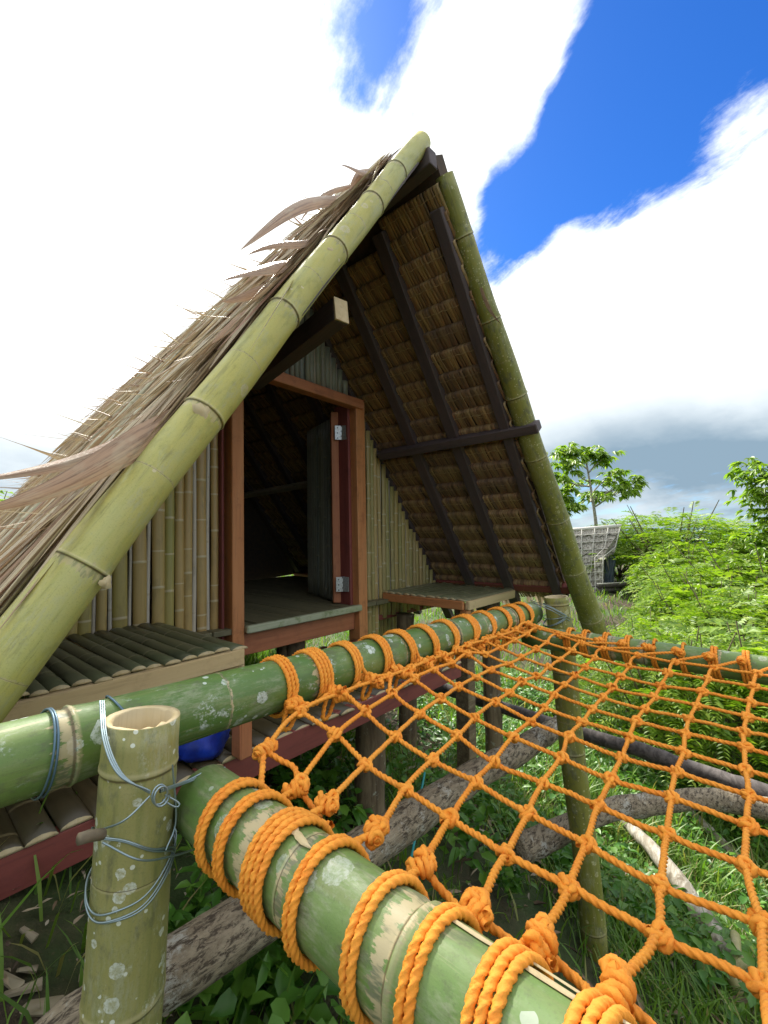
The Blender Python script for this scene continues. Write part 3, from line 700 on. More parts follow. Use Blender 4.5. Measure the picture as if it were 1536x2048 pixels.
# the single big loose leaves along the rake
def loose(p0, p1, w, sag, mat=M_LEAFD, seg=14, side=(0, .35, .9), mid=.45, name='palm_leaf'):
    p0 = np.array(p0); p1 = np.array(p1); t = np.linspace(0, 1, seg + 1)[:, None]
    P = p0 + (p1 - p0) * t; P[:, 2] += (sag * 4 * t * (1 - t))[:, 0]
    P[:, 1] += .05 * np.linalg.norm(p1 - p0) * np.sin(t[:, 0] * random.uniform(2, 4) + random.uniform(0, 3)); P[:, 2] += .03 * np.linalg.norm(p1 - p0) * np.sin(t[:, 0] * 5 + random.uniform(0, 6)) * t[:, 0]
    T = np.gradient(P, axis=0); T /= np.linalg.norm(T, axis=1, keepdims=True); s = np.array(side, float)
    S = s - T * (T @ s)[:, None]; S /= np.linalg.norm(S, axis=1, keepdims=True); Nn = np.cross(T, S); tt = t[:, 0]; tw = (random.uniform(-.55, .55) * tt)[:, None]; S, Nn = S * np.cos(tw) + Nn * np.sin(tw), Nn * np.cos(tw) - S * np.sin(tw)
    prof = np.where(tt < mid, .5 + .5 * (tt / mid) ** .8, np.clip((1 - tt) / (1 - mid), 0, 1) ** .75)
    hw = (w / 2 * prof)[:, None]; fold = Nn * hw * .35
    V = np.stack([P - S * hw + fold, P - S * hw * .5 + fold * .3, P, P + S * hw * .5 + fold * .3, P + S * hw + fold], 1).reshape(-1, 3)
    return wobj(name, V, grid_faces(seg + 1, 5, close=False), mat, hut, attrs=dict(ac=np.tile([-1, -.5, 0, .5, 1], seg + 1), al=np.repeat(tt * 3 + p0[2] * 7, 5)))
for (a, c, w, sg, ya, yb) in [((455, 765), (-60, 1008), .075, -.05, 1.24, 1.10), ((420, 800), (-80, 985), .05, -.02, 1.30, 1.26),
        ((790, 345), (675, 341), .045, .01, 1.25, 1.20), ((735, 385), (470, 490), .055, .045, 1.25, 1.15), ((720, 370), (600, 445), .035, .05, 1.27, 1.3),
        ((650, 480), (495, 508), .04, .015, 1.26, 1.2), ((630, 520), (430, 580), .05, .03, 1.25, 1.18), ((600, 560), (440, 600), .04, .0, 1.25, 1.22),
        ((760, 335), (690, 395), .05, .03, 1.26, 1.26), ((800, 310), (735, 375), .06, .02, 1.25, 1.26), ((560, 600), (420, 690), .05, .01, 1.25, 1.25),
        ((540, 640), (360, 800), .055, .015, 1.25, 1.27), ((500, 700), (330, 850), .05, .01, 1.25, 1.26), ((460, 760), (260, 960), .05, .0, 1.25, 1.26),
        ((400, 860), (150, 1080), .05, .01, 1.25, 1.25), ((330, 930), (60, 1130), .05, .01, 1.25, 1.26), ((600, 580), (470, 720), .05, .02, 1.25, 1.26)]:
    loose(PY(*a, ya), PY(*c, yb), w, sg)
random.seed(41)
for q in range(34):
    t_ = random.uniform(0, 1); bx, by = 800 - 500 * t_ + random.uniform(-5, 25), 330 + 620 * t_ + random.uniform(-20, 10); ln = random.uniform(45, 135) * (.7 + .5 * t_); an = math.radians(random.choice((random.uniform(125, 150), random.uniform(150, 185))))
    loose(PY(bx, by, 1.27), PY(bx + ln * math.cos(an), by + ln * math.sin(an) * (1 if an < 2.7 else .4), random.uniform(1.2, 1.34)), random.uniform(.012, .030), random.uniform(-.02, .03), mid=random.uniform(.2, .5))
for (a, c) in [((432, 640), (420, 630)), ((440, 636), (383, 634)), ((345, 715), (277, 706)), ((330, 725), (300, 702)), ((300, 758), (248, 765)), ((235, 818), (168, 817)), ((255, 800), (225, 804)), ((180, 868), (152, 870)), ((540, 527), (511, 526)), ((395, 665), (376, 655))]:
    a_ = np.array(a, float) + np.array([30, 28]); loose(PY(a_[0], a_[1], 2.4), PY(*c, 2.35), .022, .0, name='leaf_tip', mat=M_LEAFD, mid=.2)
loose(PY(962, 575, 1.03), PY(1001, 655, 1.0), .035, -.01, side=(.3, 1, .2))
# pale split-bamboo battens lying down the outer left slope
for v_, n_ in ((1.42, .115), (1.58, .125), (1.78, .12), (2.05, .125), (2.4, .12), (2.9, .12), (3.5, .12)):
    slat('batten', tuple(roofL(.05, v_, n_)), tuple(roofL(2.5, v_ + random.uniform(-.05, .05), n_ + .01)), .03, .011, NLo, M_BATT, hut, spacing=.3)

# front wall: vertical split-bamboo slats, clipped by the roof planes
def top_at(u): return min(HR - SL * (u - U0) - .045, HR + .10 / CA + SL * (u - U0) - .20)
def wall_run(u0, u1, zbot, mats, wmin, wmax, pale=.55, v=VW, lim=None, zjit=.02, edgew=(.012, .022)):
    u = u0
    while u < u1 - .012:
        w = random.uniform(wmin, wmax); w = min(w, u1 - u); uc = u + w / 2
        zt = min(top_at(u + .002), top_at(u + w - .002)) + random.uniform(-.015, .03)
        if lim is not None: zt = min(zt, lim)
        zb = zbot(uc) if callable(zbot) else zbot
        if zt - zb > .06:
            slat('wall_slat', (uc, v + random.uniform(-.004, .004), zb + random.uniform(-zjit, zjit)), (uc + random.gauss(0, .004), v + random.uniform(-.004, .004), zt), w * .97, .013, (0, -1, 0), random.choice(mats), hut, spacing=.36)
        u += w
        if random.random() < pale:
            e = random.uniform(*edgew)
            zt2 = min(top_at(u), top_at(u + e)) + random.uniform(-.02, .02)
            if lim is not None: zt2 = min(zt2, lim)
            if zt2 - zb > .06: slat('slat_edge', (u + e / 2, v + .008, zb + random.uniform(-zjit, zjit)), (u + e / 2, v + .008, zt2), e * 1.02, .006, (0, -1, 0), M_EDGE, hut, spacing=.5)
            u += e
random.seed(21)
wall_run(.20, 1.185, -.86, [M_SLAT], .042, .066, pale=.8)
wall_run(2.205, 3.16, lambda u: -.80 if u < 2.42 else -.62, [M_SLATR], .030, .045, pale=.55, edgew=(.006, .011))
wall_run(1.215, 2.175, .885, [M_SLATG], .032, .046, pale=.5, edgew=(.006, .012))
wall_run(2.47, 2.86, -.92, [M_SLATR], .035, .05, pale=.3, v=2.30, lim=-.45, edgew=(.006, .01))
# dark backing behind the side walls so that no light leaks through the joints
def backing(us, zb):
    V = [[u, VW + .03, z] for u in us for z in (zb, max(zb + .05, top_at(u) + .03))]; n = len(us)
    wobj('wall_backing', V, [(2 * i, 2 * i + 2, 2 * i + 3, 2 * i + 1) for i in range(n - 1)], M_SLAB, hut, smooth=False)
backing([.25, .6, .9, 1.19], -.75); backing([2.21, 2.5, 2.8, 3.1], -.55); backing([1.22, 1.45, 1.7, 1.95, 2.16], .9)
# back gable
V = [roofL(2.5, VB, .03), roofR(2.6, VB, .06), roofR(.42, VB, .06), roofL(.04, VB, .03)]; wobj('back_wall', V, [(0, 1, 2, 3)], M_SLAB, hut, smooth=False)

# door frame, sill, floor
beam('door_post', (1.250, 2.135, -.72), (1.243, 2.135, 1.02), .10, .068, M_JAMB, hut, up=(1, 0, 0))
beam('door_post_rebate', (1.193, 2.16, -.72), (1.186, 2.16, .9), .05, .016, M_REDD, hut, up=(1, 0, 0))
beam('door_post', (2.160, 2.13, -.80), (2.150, 2.13, .86), .10, .082, M_JAMB, hut, up=(1, 0, 0))
beam('door_stop', (2.106, 2.20, -.62), (2.092, 2.20, .84), .135, .020, M_REDD, hut, up=(1, 0, 0))
beam('lintel', (1.20, 2.10, .872), (2.165, 2.10, .838), .075, .062, M_RED, hut)
beam('sill_beam', (1.285, 2.15, -.588), (2.115, 2.15, -.588), .06, .115, M_RED, hut)
beam('floor_edge', (1.285, 2.075, -.503), (2.128, 2.075, -.503), .035, .040, M_FEDGE, hut, bv=.008)
u = .42
while u < 3.0:
    w = random.uniform(.11, .16)
    beam('floor_plank', (u + w / 2, 2.094, -.503 + random.uniform(-.003, .003)), (u + w / 2, VB - .05, -.503), w - .005, .03, M_FLOOR, hut); u += w
for v_ in (2.6, 3.3, 4.0): beam('floor_joist', (.3, v_, -.575), (3.1, v_, -.575), .06, .10, M_DARK, hut)
# the open door, swung inwards
hx, hy = 2.075, 2.235; ex, ey = 2.275, 2.80
door = empty('door', (hx, hy, -.48), None, None); COL.objects.unlink(door); del WM['door']
link(door, hut, Matrix.Translation((hx, hy, -.48 + ZC)))
dd = np.array([ex - hx, ey - hy]); dl = np.hypot(*dd); dd /= dl; dnm = (-dd[1], dd[0], 0)
k = .07
while k < dl - .02:
    w = random.uniform(.04, .06); c = np.array([hx, hy]) + dd * (k + w / 2)
    slat('door_slat', (c[0], c[1], -.475), (c[0], c[1], .78), w * .96, .010, dnm, M_SLATG, door, spacing=.45); k += w
st = beam('door_stile', (hx + dd[0] * .02, hy + dd[1] * .02, -.48), (hx + dd[0] * .02 - .012, hy + dd[1] * .02, .80), .05, .055, M_RED, door, up=(-.6, -.8, 0))
for zh in (.655, -.355):
    hg = beam('hinge', (2.064, 2.198, zh - .048), (2.064, 2.198, zh + .048), .058, .004, M_TIN, door, up=(-.55, -.83, 0), bv=.001)
    hg2 = beam('hinge_leaf', (2.082, 2.168, zh - .048), (2.082, 2.168, zh + .048), .05, .004, M_TIN, hut, up=(-1, -.2, 0), bv=.001)
    for a in (-.034, 0, .034):
        for s in (-.012, .014):
            p = Vector((2.064, 2.198, zh)) + Vector((.83, -.55, 0)) * s + Vector((-.55, -.83, 0)) * .0035 + Vector((0, 0, a + s * .5))
            beam('screw', tuple(p), tuple(p + Vector((0, 0, .006))), .006, .003, M_SCREW, hg, up=(-.55, -.83, 0), bv=.001)

# stilts under the hut
def stilt(px, py, v, ztop, w, lean=0, mat=M_STILT, parent=hut, name='stilt', depth=.25):
    c = PY(px, py, v); zb = float(gz(c[0], v)) - depth
    P = [np.array([c[0] + lean * (zb - ztop) + .008 * math.sin(t * 7 + px), v + .006 * math.sin(t * 5), ztop + (zb - ztop) * t]) for t in np.linspace(0, 1, 16)]
    V, Ff = tube(P, np.linspace(w * .48, w * .53, 16), 14, .03); return wobj(name, V, Ff, mat, parent)
stilt(590, 1330, 2.25, -.53, .13); stilt(815, 1440, 2.1, -.62, .13); stilt(982, 1480, 1.62, -.52, .13, lean=-.03); stilt(576, 1540, 2.3, -.6, .12); stilt(400, 1500, 3.9, -.55, .12)
beam('floor_beam', (2.2, 2.2, -.60), (3.15, 2.2, -.60), .05, .09, M_REDD, hut)
# cut board under the right rake
beam('rake_brace', tuple(PY(1150, 1190, 1.06)), tuple(PY(1185, 1262, 1.02)), .05, .03, M_ENDW, hut, up=(0, -1, 0))

# ------------------------------------------------------------------ benches
def bench(u0, u1, v0, v1, h, label, mat, slat_dir, name='bench'):
    e = empty(name, ((u0 + u1) / 2, (v0 + v1) / 2, h - .3), label, 'bench', 'benches beside the door')
    if slat_dir == 'v':
        u = u0
        while u < u1 - .02:
            w = random.uniform(.040, .068); w = min(w, u1 - u); c = u + w / 2; dz = random.uniform(-.004, .006)
            slat('bench_slat', (c, v0 - .012 + random.uniform(-.012, .006), h - .014 + dz), (c + random.gauss(0, .004), v1, h - .014 + dz), w * .98, .011, (0, 0, 1), mat, e, spacing=.32); u += w
    else:
        v = v0
        while v < v1 - .02:
            w = random.uniform(.05, .08); w = min(w, v1 - v); c = v + w / 2
            slat('bench_slat', (u0 - .012 + random.uniform(-.006, .006), c, h - .014), (u1 + random.uniform(-.01, .01), c + random.gauss(0, .003), h - .014), w * .98, .012, (0, 0, 1), mat, e, spacing=.3); v += w
    return e
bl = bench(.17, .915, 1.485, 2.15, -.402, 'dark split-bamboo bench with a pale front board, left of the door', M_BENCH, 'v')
beam('front_board', (.15, 1.475, -.452), (.90, 1.475, -.448), .032, .058, M_PALE, bl)
beam('end_board', (.905, 1.50, -.442), (.905, 2.14, -.448), .035, .05, M_ENDW, bl)
beam('corner_block', (.875, 1.52, -.56), (.875, 1.52, -.48), .09, .07, M_PALE, bl, up=(1, 0, 0))
beam('bracket', (.60, 1.55, -.505), (.90, 1.50, -.505), .05, .05, M_PALE, bl)
beam('back_board', (.2, 2.12, -.452), (.88, 2.12, -.452), .03, .058, M_PALE, bl)
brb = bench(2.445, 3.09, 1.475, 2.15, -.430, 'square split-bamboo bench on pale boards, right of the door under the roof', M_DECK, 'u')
beam('front_board', (2.445, 1.470, -.475), (3.09, 1.470, -.472), .03, .055, M_PALE, brb)
beam('side_board', (2.44, 1.49, -.475), (2.44, 2.15, -.475), .03, .055, M_JAMB, brb)
beam('back_board', (2.46, 2.13, -.475), (3.09, 2.13, -.475), .03, .055, M_PALE, brb)
beam('leg', (2.475, 1.50, -.75), (2.475, 1.50, -.504), .05, .05, M_JAMB, brb, up=(1, 0, 0))
beam('leg', (2.62, 1.60, -1.9), (2.62, 1.60, -.50), .10, .09, M_STILT, brb, up=(1, 0, 0))

# ------------------------------------------------------------------ low bamboo deck in front of the wall
deck = empty('low_deck', (.8, 1.5, -.78), 'low split-bamboo step deck with a dark red edge board, under the long rail', 'deck')
u = -.75
while u < 1.98:
    w = random.uniform(.05, .085); c = u + w / 2; dz = random.uniform(-.004, .006)
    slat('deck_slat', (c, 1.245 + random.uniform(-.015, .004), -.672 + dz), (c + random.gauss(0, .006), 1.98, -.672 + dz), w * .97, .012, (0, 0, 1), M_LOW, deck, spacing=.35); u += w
beam('edge_board', (-.8, 1.262, -.722), (2.0, 1.262, -.705), .04, .088, M_REDD, deck)
beam('back_joist', (-.8, 1.93, -.722), (2.0, 1.93, -.705), .04, .088, M_REDD, deck)
beam('end_joist', (1.975, 1.29, -.715), (1.975, 1.92, -.715), .035, .07, M_REDD, deck)
up_ = PZ(484, 1512, -.66); beam('upright', (up_[0], up_[1], -.66), (up_[0], up_[1], -.47), .05, .04, M_RED, deck, up=(1, 0, 0))
stilt(735, 1500, 1.36, -.752, .135, parent=deck, name='post', lean=-.02); stilt(585, 1535, 1.75, -.77, .10, parent=deck, name='post')
cpost = PY(8, 1900, 1.16); beam('post', (cpost[0] - .02, 1.30, -2.0), (cpost[0] - .02, 1.30, -.768), .085, .05, M_ENDW, deck, up=(0, -1, 0))
beam('brace', tuple(PY(75, 1760, 1.5)), tuple(PY(165, 1990, 1.42)), .09, .04, M_STILT, deck, up=(0, -1, 0))

# blue sack under the left bench
th = np.linspace(0, 2 * np.pi, 28, endpoint=False); cs = PZ(428, 1522, -.655); V = []
for k_, (z, r) in enumerate(((0, .02), (0, .06), (.02, .072), (.05, .07), (.075, .058), (.10, .062), (.12, .045), (.135, .03), (.15, .008))):
    for t in th: V.append([cs[0] + r * math.cos(t) * (1 + .16 * math.sin(5 * t + z * 60) + .07 * math.sin(11 * t - z * 90)) * 1.1, cs[1] + .08 + r * math.sin(t) * (1 + .16 * math.sin(4 * t + 1 + z * 50)), -.655 + z])
tag(wobj('plastic_sack', V, grid_faces(9, 28), M_BLUE), 'crumpled bright blue plastic sack on the low deck under the bench', 'sack')

# ------------------------------------------------------------------ bamboo frame of the net
RB = dict(v=.80, h=-.313); RN = dict(u=.339, h=-.40); RF = dict(u=1.735, h=-.4245)
def rbh(u): return -.305 - .028 * u                       # the long rail sags slightly to the right
def rbr(u): return .0525 - .0035 * u
FR = 'bamboo rails of the rope net'
rb = bamboo('bamboo_rail', (-1.0, .80, rbh(-1.0)), (1.865, .80, rbh(1.865)), .056, .046, M_BG, None, nodes=[.30, .72, 1.20, 1.655, 2.215, 2.62], hollow1=True, up=(0, -.5, 1))
tag(rb, 'long lichen-spotted green bamboo rail running along the front of the hut', 'rail', FR)
rn = bamboo('bamboo_rail', (.339, .665, -.40), (.339, -1.05, -.40), .0485, .0495, M_BN, None, nodes=[.185, .405, .665, .93, 1.2, 1.48], up=(-.4, 0, 1))
tag(rn, 'thick green bamboo rail nearest the camera, wrapped in orange rope', 'rail', FR)
rf = bamboo('bamboo_rail', (1.735, .78, -.4245), (1.735, -1.05, -.4245), .040, .041, M_BN, None, nodes=[.25, .43, .78, 1.15, 1.5], up=(-.4, 0, 1))
tag(rf, 'green bamboo rail on the far side of the net, before the bushes', 'rail', FR)
rc = bamboo('bamboo_rail', (.25, -1.0, -.50), (1.9, -1.0, -.50), .05, .05, M_BN, None, up=(0, 1, 1))
tag(rc, 'green bamboo rail closing the net behind the camera', 'rail', FR)
# peeled streaks on the near rail
def peel(rail_r, c_u, c_h, v0, v1, ph0, ph1, seed):
    rg_ = np.random.default_rng(seed); n = 14; V = []
    for i in range(n + 1):
        t = i / n; v_ = v0 + (v1 - v0) * t; w = (1 - t) ** .7 if i > 2 else .6 + .15 * i
        mid = ph0 + (ph1 - ph0) * (.5 + .25 * math.sin(t * 4 + seed)); hw = abs(ph1 - ph0) / 2 * w * (1 + rg_.normal(0, .18))
        for k_ in range(5):
            a = mid + hw * (k_ / 2 - 1); r_ = rail_r(v_) + (.0015 if 0 < k_ < 4 else .0002); V.append([c_u + r_ * math.cos(a), v_, c_h + r_ * math.sin(a)])
    return V, grid_faces(n + 1, 5, close=False)
rrn = lambda v_: .0488
for q in ((.255, .07, 1.75, 2.25, 1), (.26, -.1, 1.22, 1.36, 2), (.25, .10, 2.5, 2.9, 3), (.48, .40, 1.5, 1.9, 4), (.17, -.15, 1.02, 1.10, 5)):
    V, Ff = peel(rrn, RN['u'] + .002, RN['h'] + .002, *q); wobj('peeled_streak', V, Ff, M_CUT, rn)

FP = 'bamboo posts of the rope net'
def post(p, base_lean, r, label, nodes_from_top, mat=M_BP, depth=.3):
    g = float(gz(p[0], p[1])) - depth; L = p[2] - g
    p0 = (p[0] + base_lean[0] * L, p[1] + base_lean[1] * L, g); Lr = (Vector(p) - Vector(p0)).length
    o = bamboo('bamboo_post', p0, p, r * 1.04, r, mat, None, hollow1=True, nodes=sorted(Lr - k for k in nodes_from_top if Lr - k > .02), up=(0, -1, 0), nb_=.35)
    return tag(o, label, 'post', FP)
p1 = post((.266, .690, -.262), (-.075, 0), .0495, 'hollow-topped olive bamboo post with white spots, bound with wire, at lower left', [.062, .355, .66, .97])
p2 = post((1.872, .705, -.283), (.04, -.07), .047, 'sawn bamboo post at the far corner where the two rails meet', [.03, .30, .62, .95, 1.3], mat=M_BR)
p3 = post((.27, -.93, -.30), (0, 0), .055, 'bamboo post behind the camera at the near end of the net', [.06, .35, .7])
p4 = post((1.85, -.93, -.32), (0, 0), .05, 'bamboo post at the right rear end of the net', [.06, .35, .7])

# ------------------------------------------------------------------ rope net
net = empty('rope_net', (1.05, 0, -.45), 'knotted orange rope net lashed across the bamboo frame', 'net')
MK = {-4: [(598, 1423), (671, 1380), (730, 1337), (778, 1325), (821, 1309)],
 -3: [(673, 1471), (730, 1426), (782, 1387), (826, 1362), (869, 1341), (903, 1330)],
 -2: [(732, 1524), (789, 1469), (839, 1430), (883, 1398), (919, 1373), (951, 1357), (983, 1344)],
 -1: [(812, 1578), (864, 1517), (905, 1473), (949, 1435), (990, 1405), (1017, 1387), (1042, 1364)],
 0: [(904, 1636), (952, 1567), (989, 1522), (1026, 1478), (1061, 1443), (1086, 1414), (1107, 1389), (1129, 1369), (1152, 1350)],
 1: [(1008, 1706), (1055, 1627), (1090, 1565), (1117, 1516), (1138, 1474), (1165, 1445), (1186, 1416)],
 2: [(1139, 1776), (1169, 1694), (1198, 1619), (1223, 1557), (1246, 1514), (1258, 1474), (1275, 1441), (1291, 1418)],
 3: [(1308, 1853), (1324, 1776), (1333, 1669), (1343, 1602), (1357, 1549), (1368, 1509), (1374, 1468), (1382, 1437), (1392, 1412), (1403, 1389), (1417, 1371)],
 4: [(1521, 1967), (1513, 1843), (1498, 1739), (1500, 1652), (1496, 1590), (1493, 1538), (1490, 1495), (1485, 1460), (1486, 1431), (1490, 1406)]}
def sag(u, v):
    a = np.clip((u - .42) / 1.27, 0, 1); bb = np.clip((.72 - v) / .42, 0, 1); bb = bb * (2 - bb)
    return -.335 - .045 * bb - .085 * np.sin(np.pi * a) ** .8 * (.25 + .75 * bb)
rows = []; uo = []; vo = []
for i, L_ in MK.items():
    for j, p in enumerate(L_):
        h = -.42
        for _ in range(40):
            q = PZ(p[0], p[1], h); h = .5 * h + .5 * float(sag(q[0], q[1]))
        rows.append((i, j)); uo.append(q[0]); vo.append(q[1])
MEAS = {r: (a, c) for r, a, c in zip(rows, uo, vo)}
rows = np.array(rows, float)
def basis(i, j): return np.stack([np.ones_like(i), i, j, i * j, i * i, j * j, i * i * j, i * j * j], -1)
A_ = basis(rows[:, 0], rows[:, 1]); cu = np.linalg.lstsq(A_, np.array(uo), rcond=None)[0]; cv = np.linalg.lstsq(A_, np.array(vo), rcond=None)[0]
rgk = np.random.default_rng(9)
K = {}; JM = 11; IMAX = 12
for i in range(-4, IMAX + 1):
    last = None
    for j in range(JM + 1):
        ii = min(i, 4); jj = min(j, 7)
        u = float(basis(np.array(float(ii)), np.array(float(jj))) @ cu); v = float(basis(np.array(float(ii)), np.array(float(jj))) @ cv)
        if (i, j) in MEAS: u, v = .25 * u + .75 * MEAS[(i, j)][0], .25 * v + .75 * MEAS[(i, j)][1]
        if j > 7: u0_ = K[(i, 7)][0]; u = u0_ + (1.655 - u0_) * (j - 7) / (JM + .7 - 7); v = K[(i, 7)][1] - (j - 7) * .004
        if i > 4: v -= (i - 4) * .085
        if i == -4: v = min(v, .725)
        K[(i, j)] = np.array([u, v, float(sag(u, v))]) + rgk.normal(0, .002, 3)
def dist(P): return float(np.linalg.norm(np.asarray(P).mean(0)))
def wob(P, amp=.0025):
    P = np.array(P); n = len(P)
    return P + np.stack([np.convolve(rgk.normal(0, amp, n + 6), np.ones(7) / 2.6, 'valid') for _ in range(3)], 1)
def net_rope(P, name='rope', far=False, r=.0047):
    P = catmull(np.array(P), 6); P = wob(P, .0012); d = dist(P)
    V, Ff = rope(P, r, .032, .0034 if d < 1.2 else .005, 12 if d < 1.3 else 9)
    return wobj(name, V, Ff, M_ROPE, net)
# knots: three trefoil variants, shared
def knot_mesh(seed, s=.0050, r=.0052, extra=0):
    rg_ = np.random.default_rng(seed); t = np.linspace(0, 2 * np.pi, 90)
    P = np.stack([np.sin(t) + 2 * np.sin(2 * t), (np.cos(t) - 2 * np.cos(2 * t)) * .95, -1.25 * np.sin(3 * t) + .3 * np.sin(t + seed)], 1) * s
    parts_ = [rope(P, r, .030, .0028, 9)]
    for e in range(1 + extra):
        a = rg_.uniform(0, 6.28); tilt = rg_.uniform(-.7, .7); n_ = 1.3 + .7 * extra; tt = np.linspace(0, 2 * np.pi * n_, 50)
        Q = np.stack([np.cos(tt) * 2.5 * s, np.sin(tt) * 2.0 * s, (tt / (2 * np.pi) - n_ / 2) * 2 * r], 1)
        c, d = math.cos(a), math.sin(a); ct, st_ = math.cos(tilt), math.sin(tilt)
        Q = Q @ np.array([[1, 0, 0], [0, ct, -st_], [0, st_, ct]]).T @ np.array([[c, 0, -d], [0, 1, 0], [d, 0, c]]).T
        parts_.append(rope(Q, r * .95, .030, .0028, 9))
    V, Ff = join(parts_); return mesh_data('knot', V, Ff, M_ROPE)
def big_knot(seed):
    rg_ = np.random.default_rng(seed); parts_ = []; r = .0050
    tt = np.linspace(0, 2 * np.pi * 3.2, 110); Q = np.stack([(tt / tt[-1] - .5) * .030, np.cos(tt) * .0088, np.sin(tt) * .0088], 1); Q += np.stack([np.sin(tt * .5 + seed) * .0018, np.sin(tt * .7) * .001, np.zeros_like(tt)], 1)
    parts_.append(rope(Q, r, .028, .0028, 9)); parts_.append(rope(np.array([[-.02, .001, 0], [0, 0, 0], [.021, -.002, .001]]), r * 1.15, .028, .0028, 9))
    for s in (-1, 1):
        t = np.linspace(0, 2 * np.pi, 60); P = np.stack([np.sin(t) + 2 * np.sin(2 * t), np.cos(t) - 2 * np.cos(2 * t), -1.2 * np.sin(3 * t)], 1) * .0031
        a = rg_.uniform(0, 6.28); c, d = math.cos(a), math.sin(a); P = P @ np.array([[c, 0, -d], [0, 1, 0], [d, 0, c]]).T + np.array([s * .011, rg_.normal(0, .003), rg_.normal(.003, .003)])
        parts_.append(rope(P, r * .95, .028, .0028, 9))
    V, Ff = join(parts_); return mesh_data('knot', V, Ff, M_ROPE)
KN = [knot_mesh(k_, .0036, .0043) for k_ in range(4)]; KB = [big_knot(20 + k_) for k_ in range(5)]
def knot(p, big=False, sc=1.0):
    M = Matrix.Translation((p[0], p[1], p[2] + ZC)) @ Matrix.Rotation(random.uniform(0, 6.28), 4, 'Z') @ Matrix.Rotation(random.gauss(0, .35), 4, 'X') @ Matrix.Scale(sc * random.uniform(.92, 1.1), 4)
    put('knot', random.choice(KB if big else KN), net, M)
random.seed(5)
# lashings: coils of rope round a rail, ending in a heavy knot on the net side
def coil(axis, c, pos, r, turns, ph0, ph1, end, lean=0.0):
    """axis 'u' or 'v': rail direction; c: the two centre coordinates; winds from ph0 over turns to ph1, then on to end"""
    n = int(60 * turns); ph = np.linspace(ph0, ph1 + 2 * np.pi * turns * (1 if ph1 >= ph0 else -1), n); s = np.linspace(-.5, .5, n) * .0108 * turns + lean * np.sin(ph)
    rr = r + .0050 + rgk.normal(0, .0004, n)
    a_, b__ = c[0] + rr * np.cos(ph), c[1] + rr * np.sin(ph)
    P = np.stack([pos + s, a_, b__], 1) if axis == 'u' else np.stack([a_, pos + s, b__], 1)
    P = np.vstack([P, P[-1:] * .5 + np.array(end)[None] * .5, [end]])
    V, Ff = rope(P, .0049, .028, .0034, 10); wobj('lashing', V, Ff, M_ROPE, net)
NEAR = [(-4, .568, 2), (-3, .523, 2), (-2, .452, 4), (-1, .383, 2), (0, .299, 2), (1, .236, 2), (2, .174, 3), (3, .108, 3), (4, .028, 2)]
NEAR += [(i, .028 - (i - 4) * .086, random.choice((2, 2, 3))) for i in range(5, IMAX + 1)]
NPX = {-4: (528, 1500), -3: (592, 1578), -2: (652, 1612), -1: (748, 1668), 0: (842, 1736), 1: (950, 1826), 2: (1078, 1890), 3: (1232, 1985)}
NE = {}
for i, v_, t_ in NEAR:
    kj = K[(i, 0)]
    if i in NPX: e = PZ(*NPX[i], -.352 if i == -4 else -.378)
    else: e = np.array([.415 + random.uniform(-.006, .012), v_ - .01, -.378])
    NE[i] = e
    coil('v', (RN['u'], RN['h']), v_, rrn(v_), t_, -1.9, .55, e, lean=.006)
    knot(e, True, .86); knot(e + np.array([.014, .004, .002]), False)
    if i > -4 and random.random() < .6:   # slack bridge on to the next lashing
        q = np.array([.412, v_ - .045, -.398]); net_rope([e, (e + q) / 2 + np.array([.012, 0, -.012]), q, np.array([.400, v_ - .075, -.378])])
net_rope([NE[-4], NE[-4] + np.array([.02, -.05, -.02]), NE[-3]])
FAR = {}
for i in range(-4, IMAX + 1):
    v_ = {-4: .60, -3: .545, -2: .475, -1: .405, 0: .325, 1: .245, 2: .165, 3: .088, 4: .01}.get(i, .01 - (i - 4) * .086)
    e = np.array([1.675, v_ + .01, -.392]); FAR[i] = e
    coil('v', (RF['u'], RF['h'] + .001), v_, .041, random.choice((1, 2, 2)), 4.9, 2.75, e, lean=.004); knot(e, True, .95)
BU = [.565, .655, .755, .86, .965, 1.07, 1.18, 1.30, 1.42, 1.54, 1.64, 1.735]
BE = {}
for j in range(JM + 1):
    u_ = BU[j]; kj = K[(-4, j)]; e = np.array([u_ + (kj[0] - u_) * .35, .738, rbh(u_) - .022]); BE[j] = e
    coil('u', (RB['v'], rbh(u_)), u_, rbr(u_) + .001, random.choice((2, 2, 3)), .6, 3.05, e, lean=random.uniform(-.008, .012)); knot(e, True, 1.0)
    knot(e + np.array([.012, -.012, -.012]), True, .9)
    # hanging bights of slack
    for q in range(random.choice((1, 1, 2))):
        a = e + np.array([-.01, .0, 0]); dq = random.uniform(.03, .05)
        net_rope([a, a + np.array([-.015 + q * .02, .004, -dq]), a + np.array([.01 + q * .02, .01, -dq * 1.1]), a + np.array([.022, .0, -.005])])
    if j < JM: net_rope([e, (e + np.array([BU[j + 1], .738, rbh(u_) - .024])) / 2 + np.array([0, -.006, -.012]), np.array([BU[j + 1], .738, rbh(u_) - .026])])
for i in range(-4, IMAX + 1):
    net_rope([NE[i]] + [K[(i, j)] for j in range(JM + 1)] + [FAR[i]])
for j in range(JM + 1):
    net_rope([BE[j]] + [K[(i, j)] for i in range(-4, IMAX + 1)] + [np.array([K[(IMAX, j)][0], -.96, -.46])])
for (i, j), p in K.items(): knot(p)
net_rope([K[(-4, 1)] + np.array([-.03, .03, .01]), K[(-4, 1)] + np.array([.0, .0, -.012]), K[(-4, 1)] + np.array([.02, -.035, -.025])])   # loose end

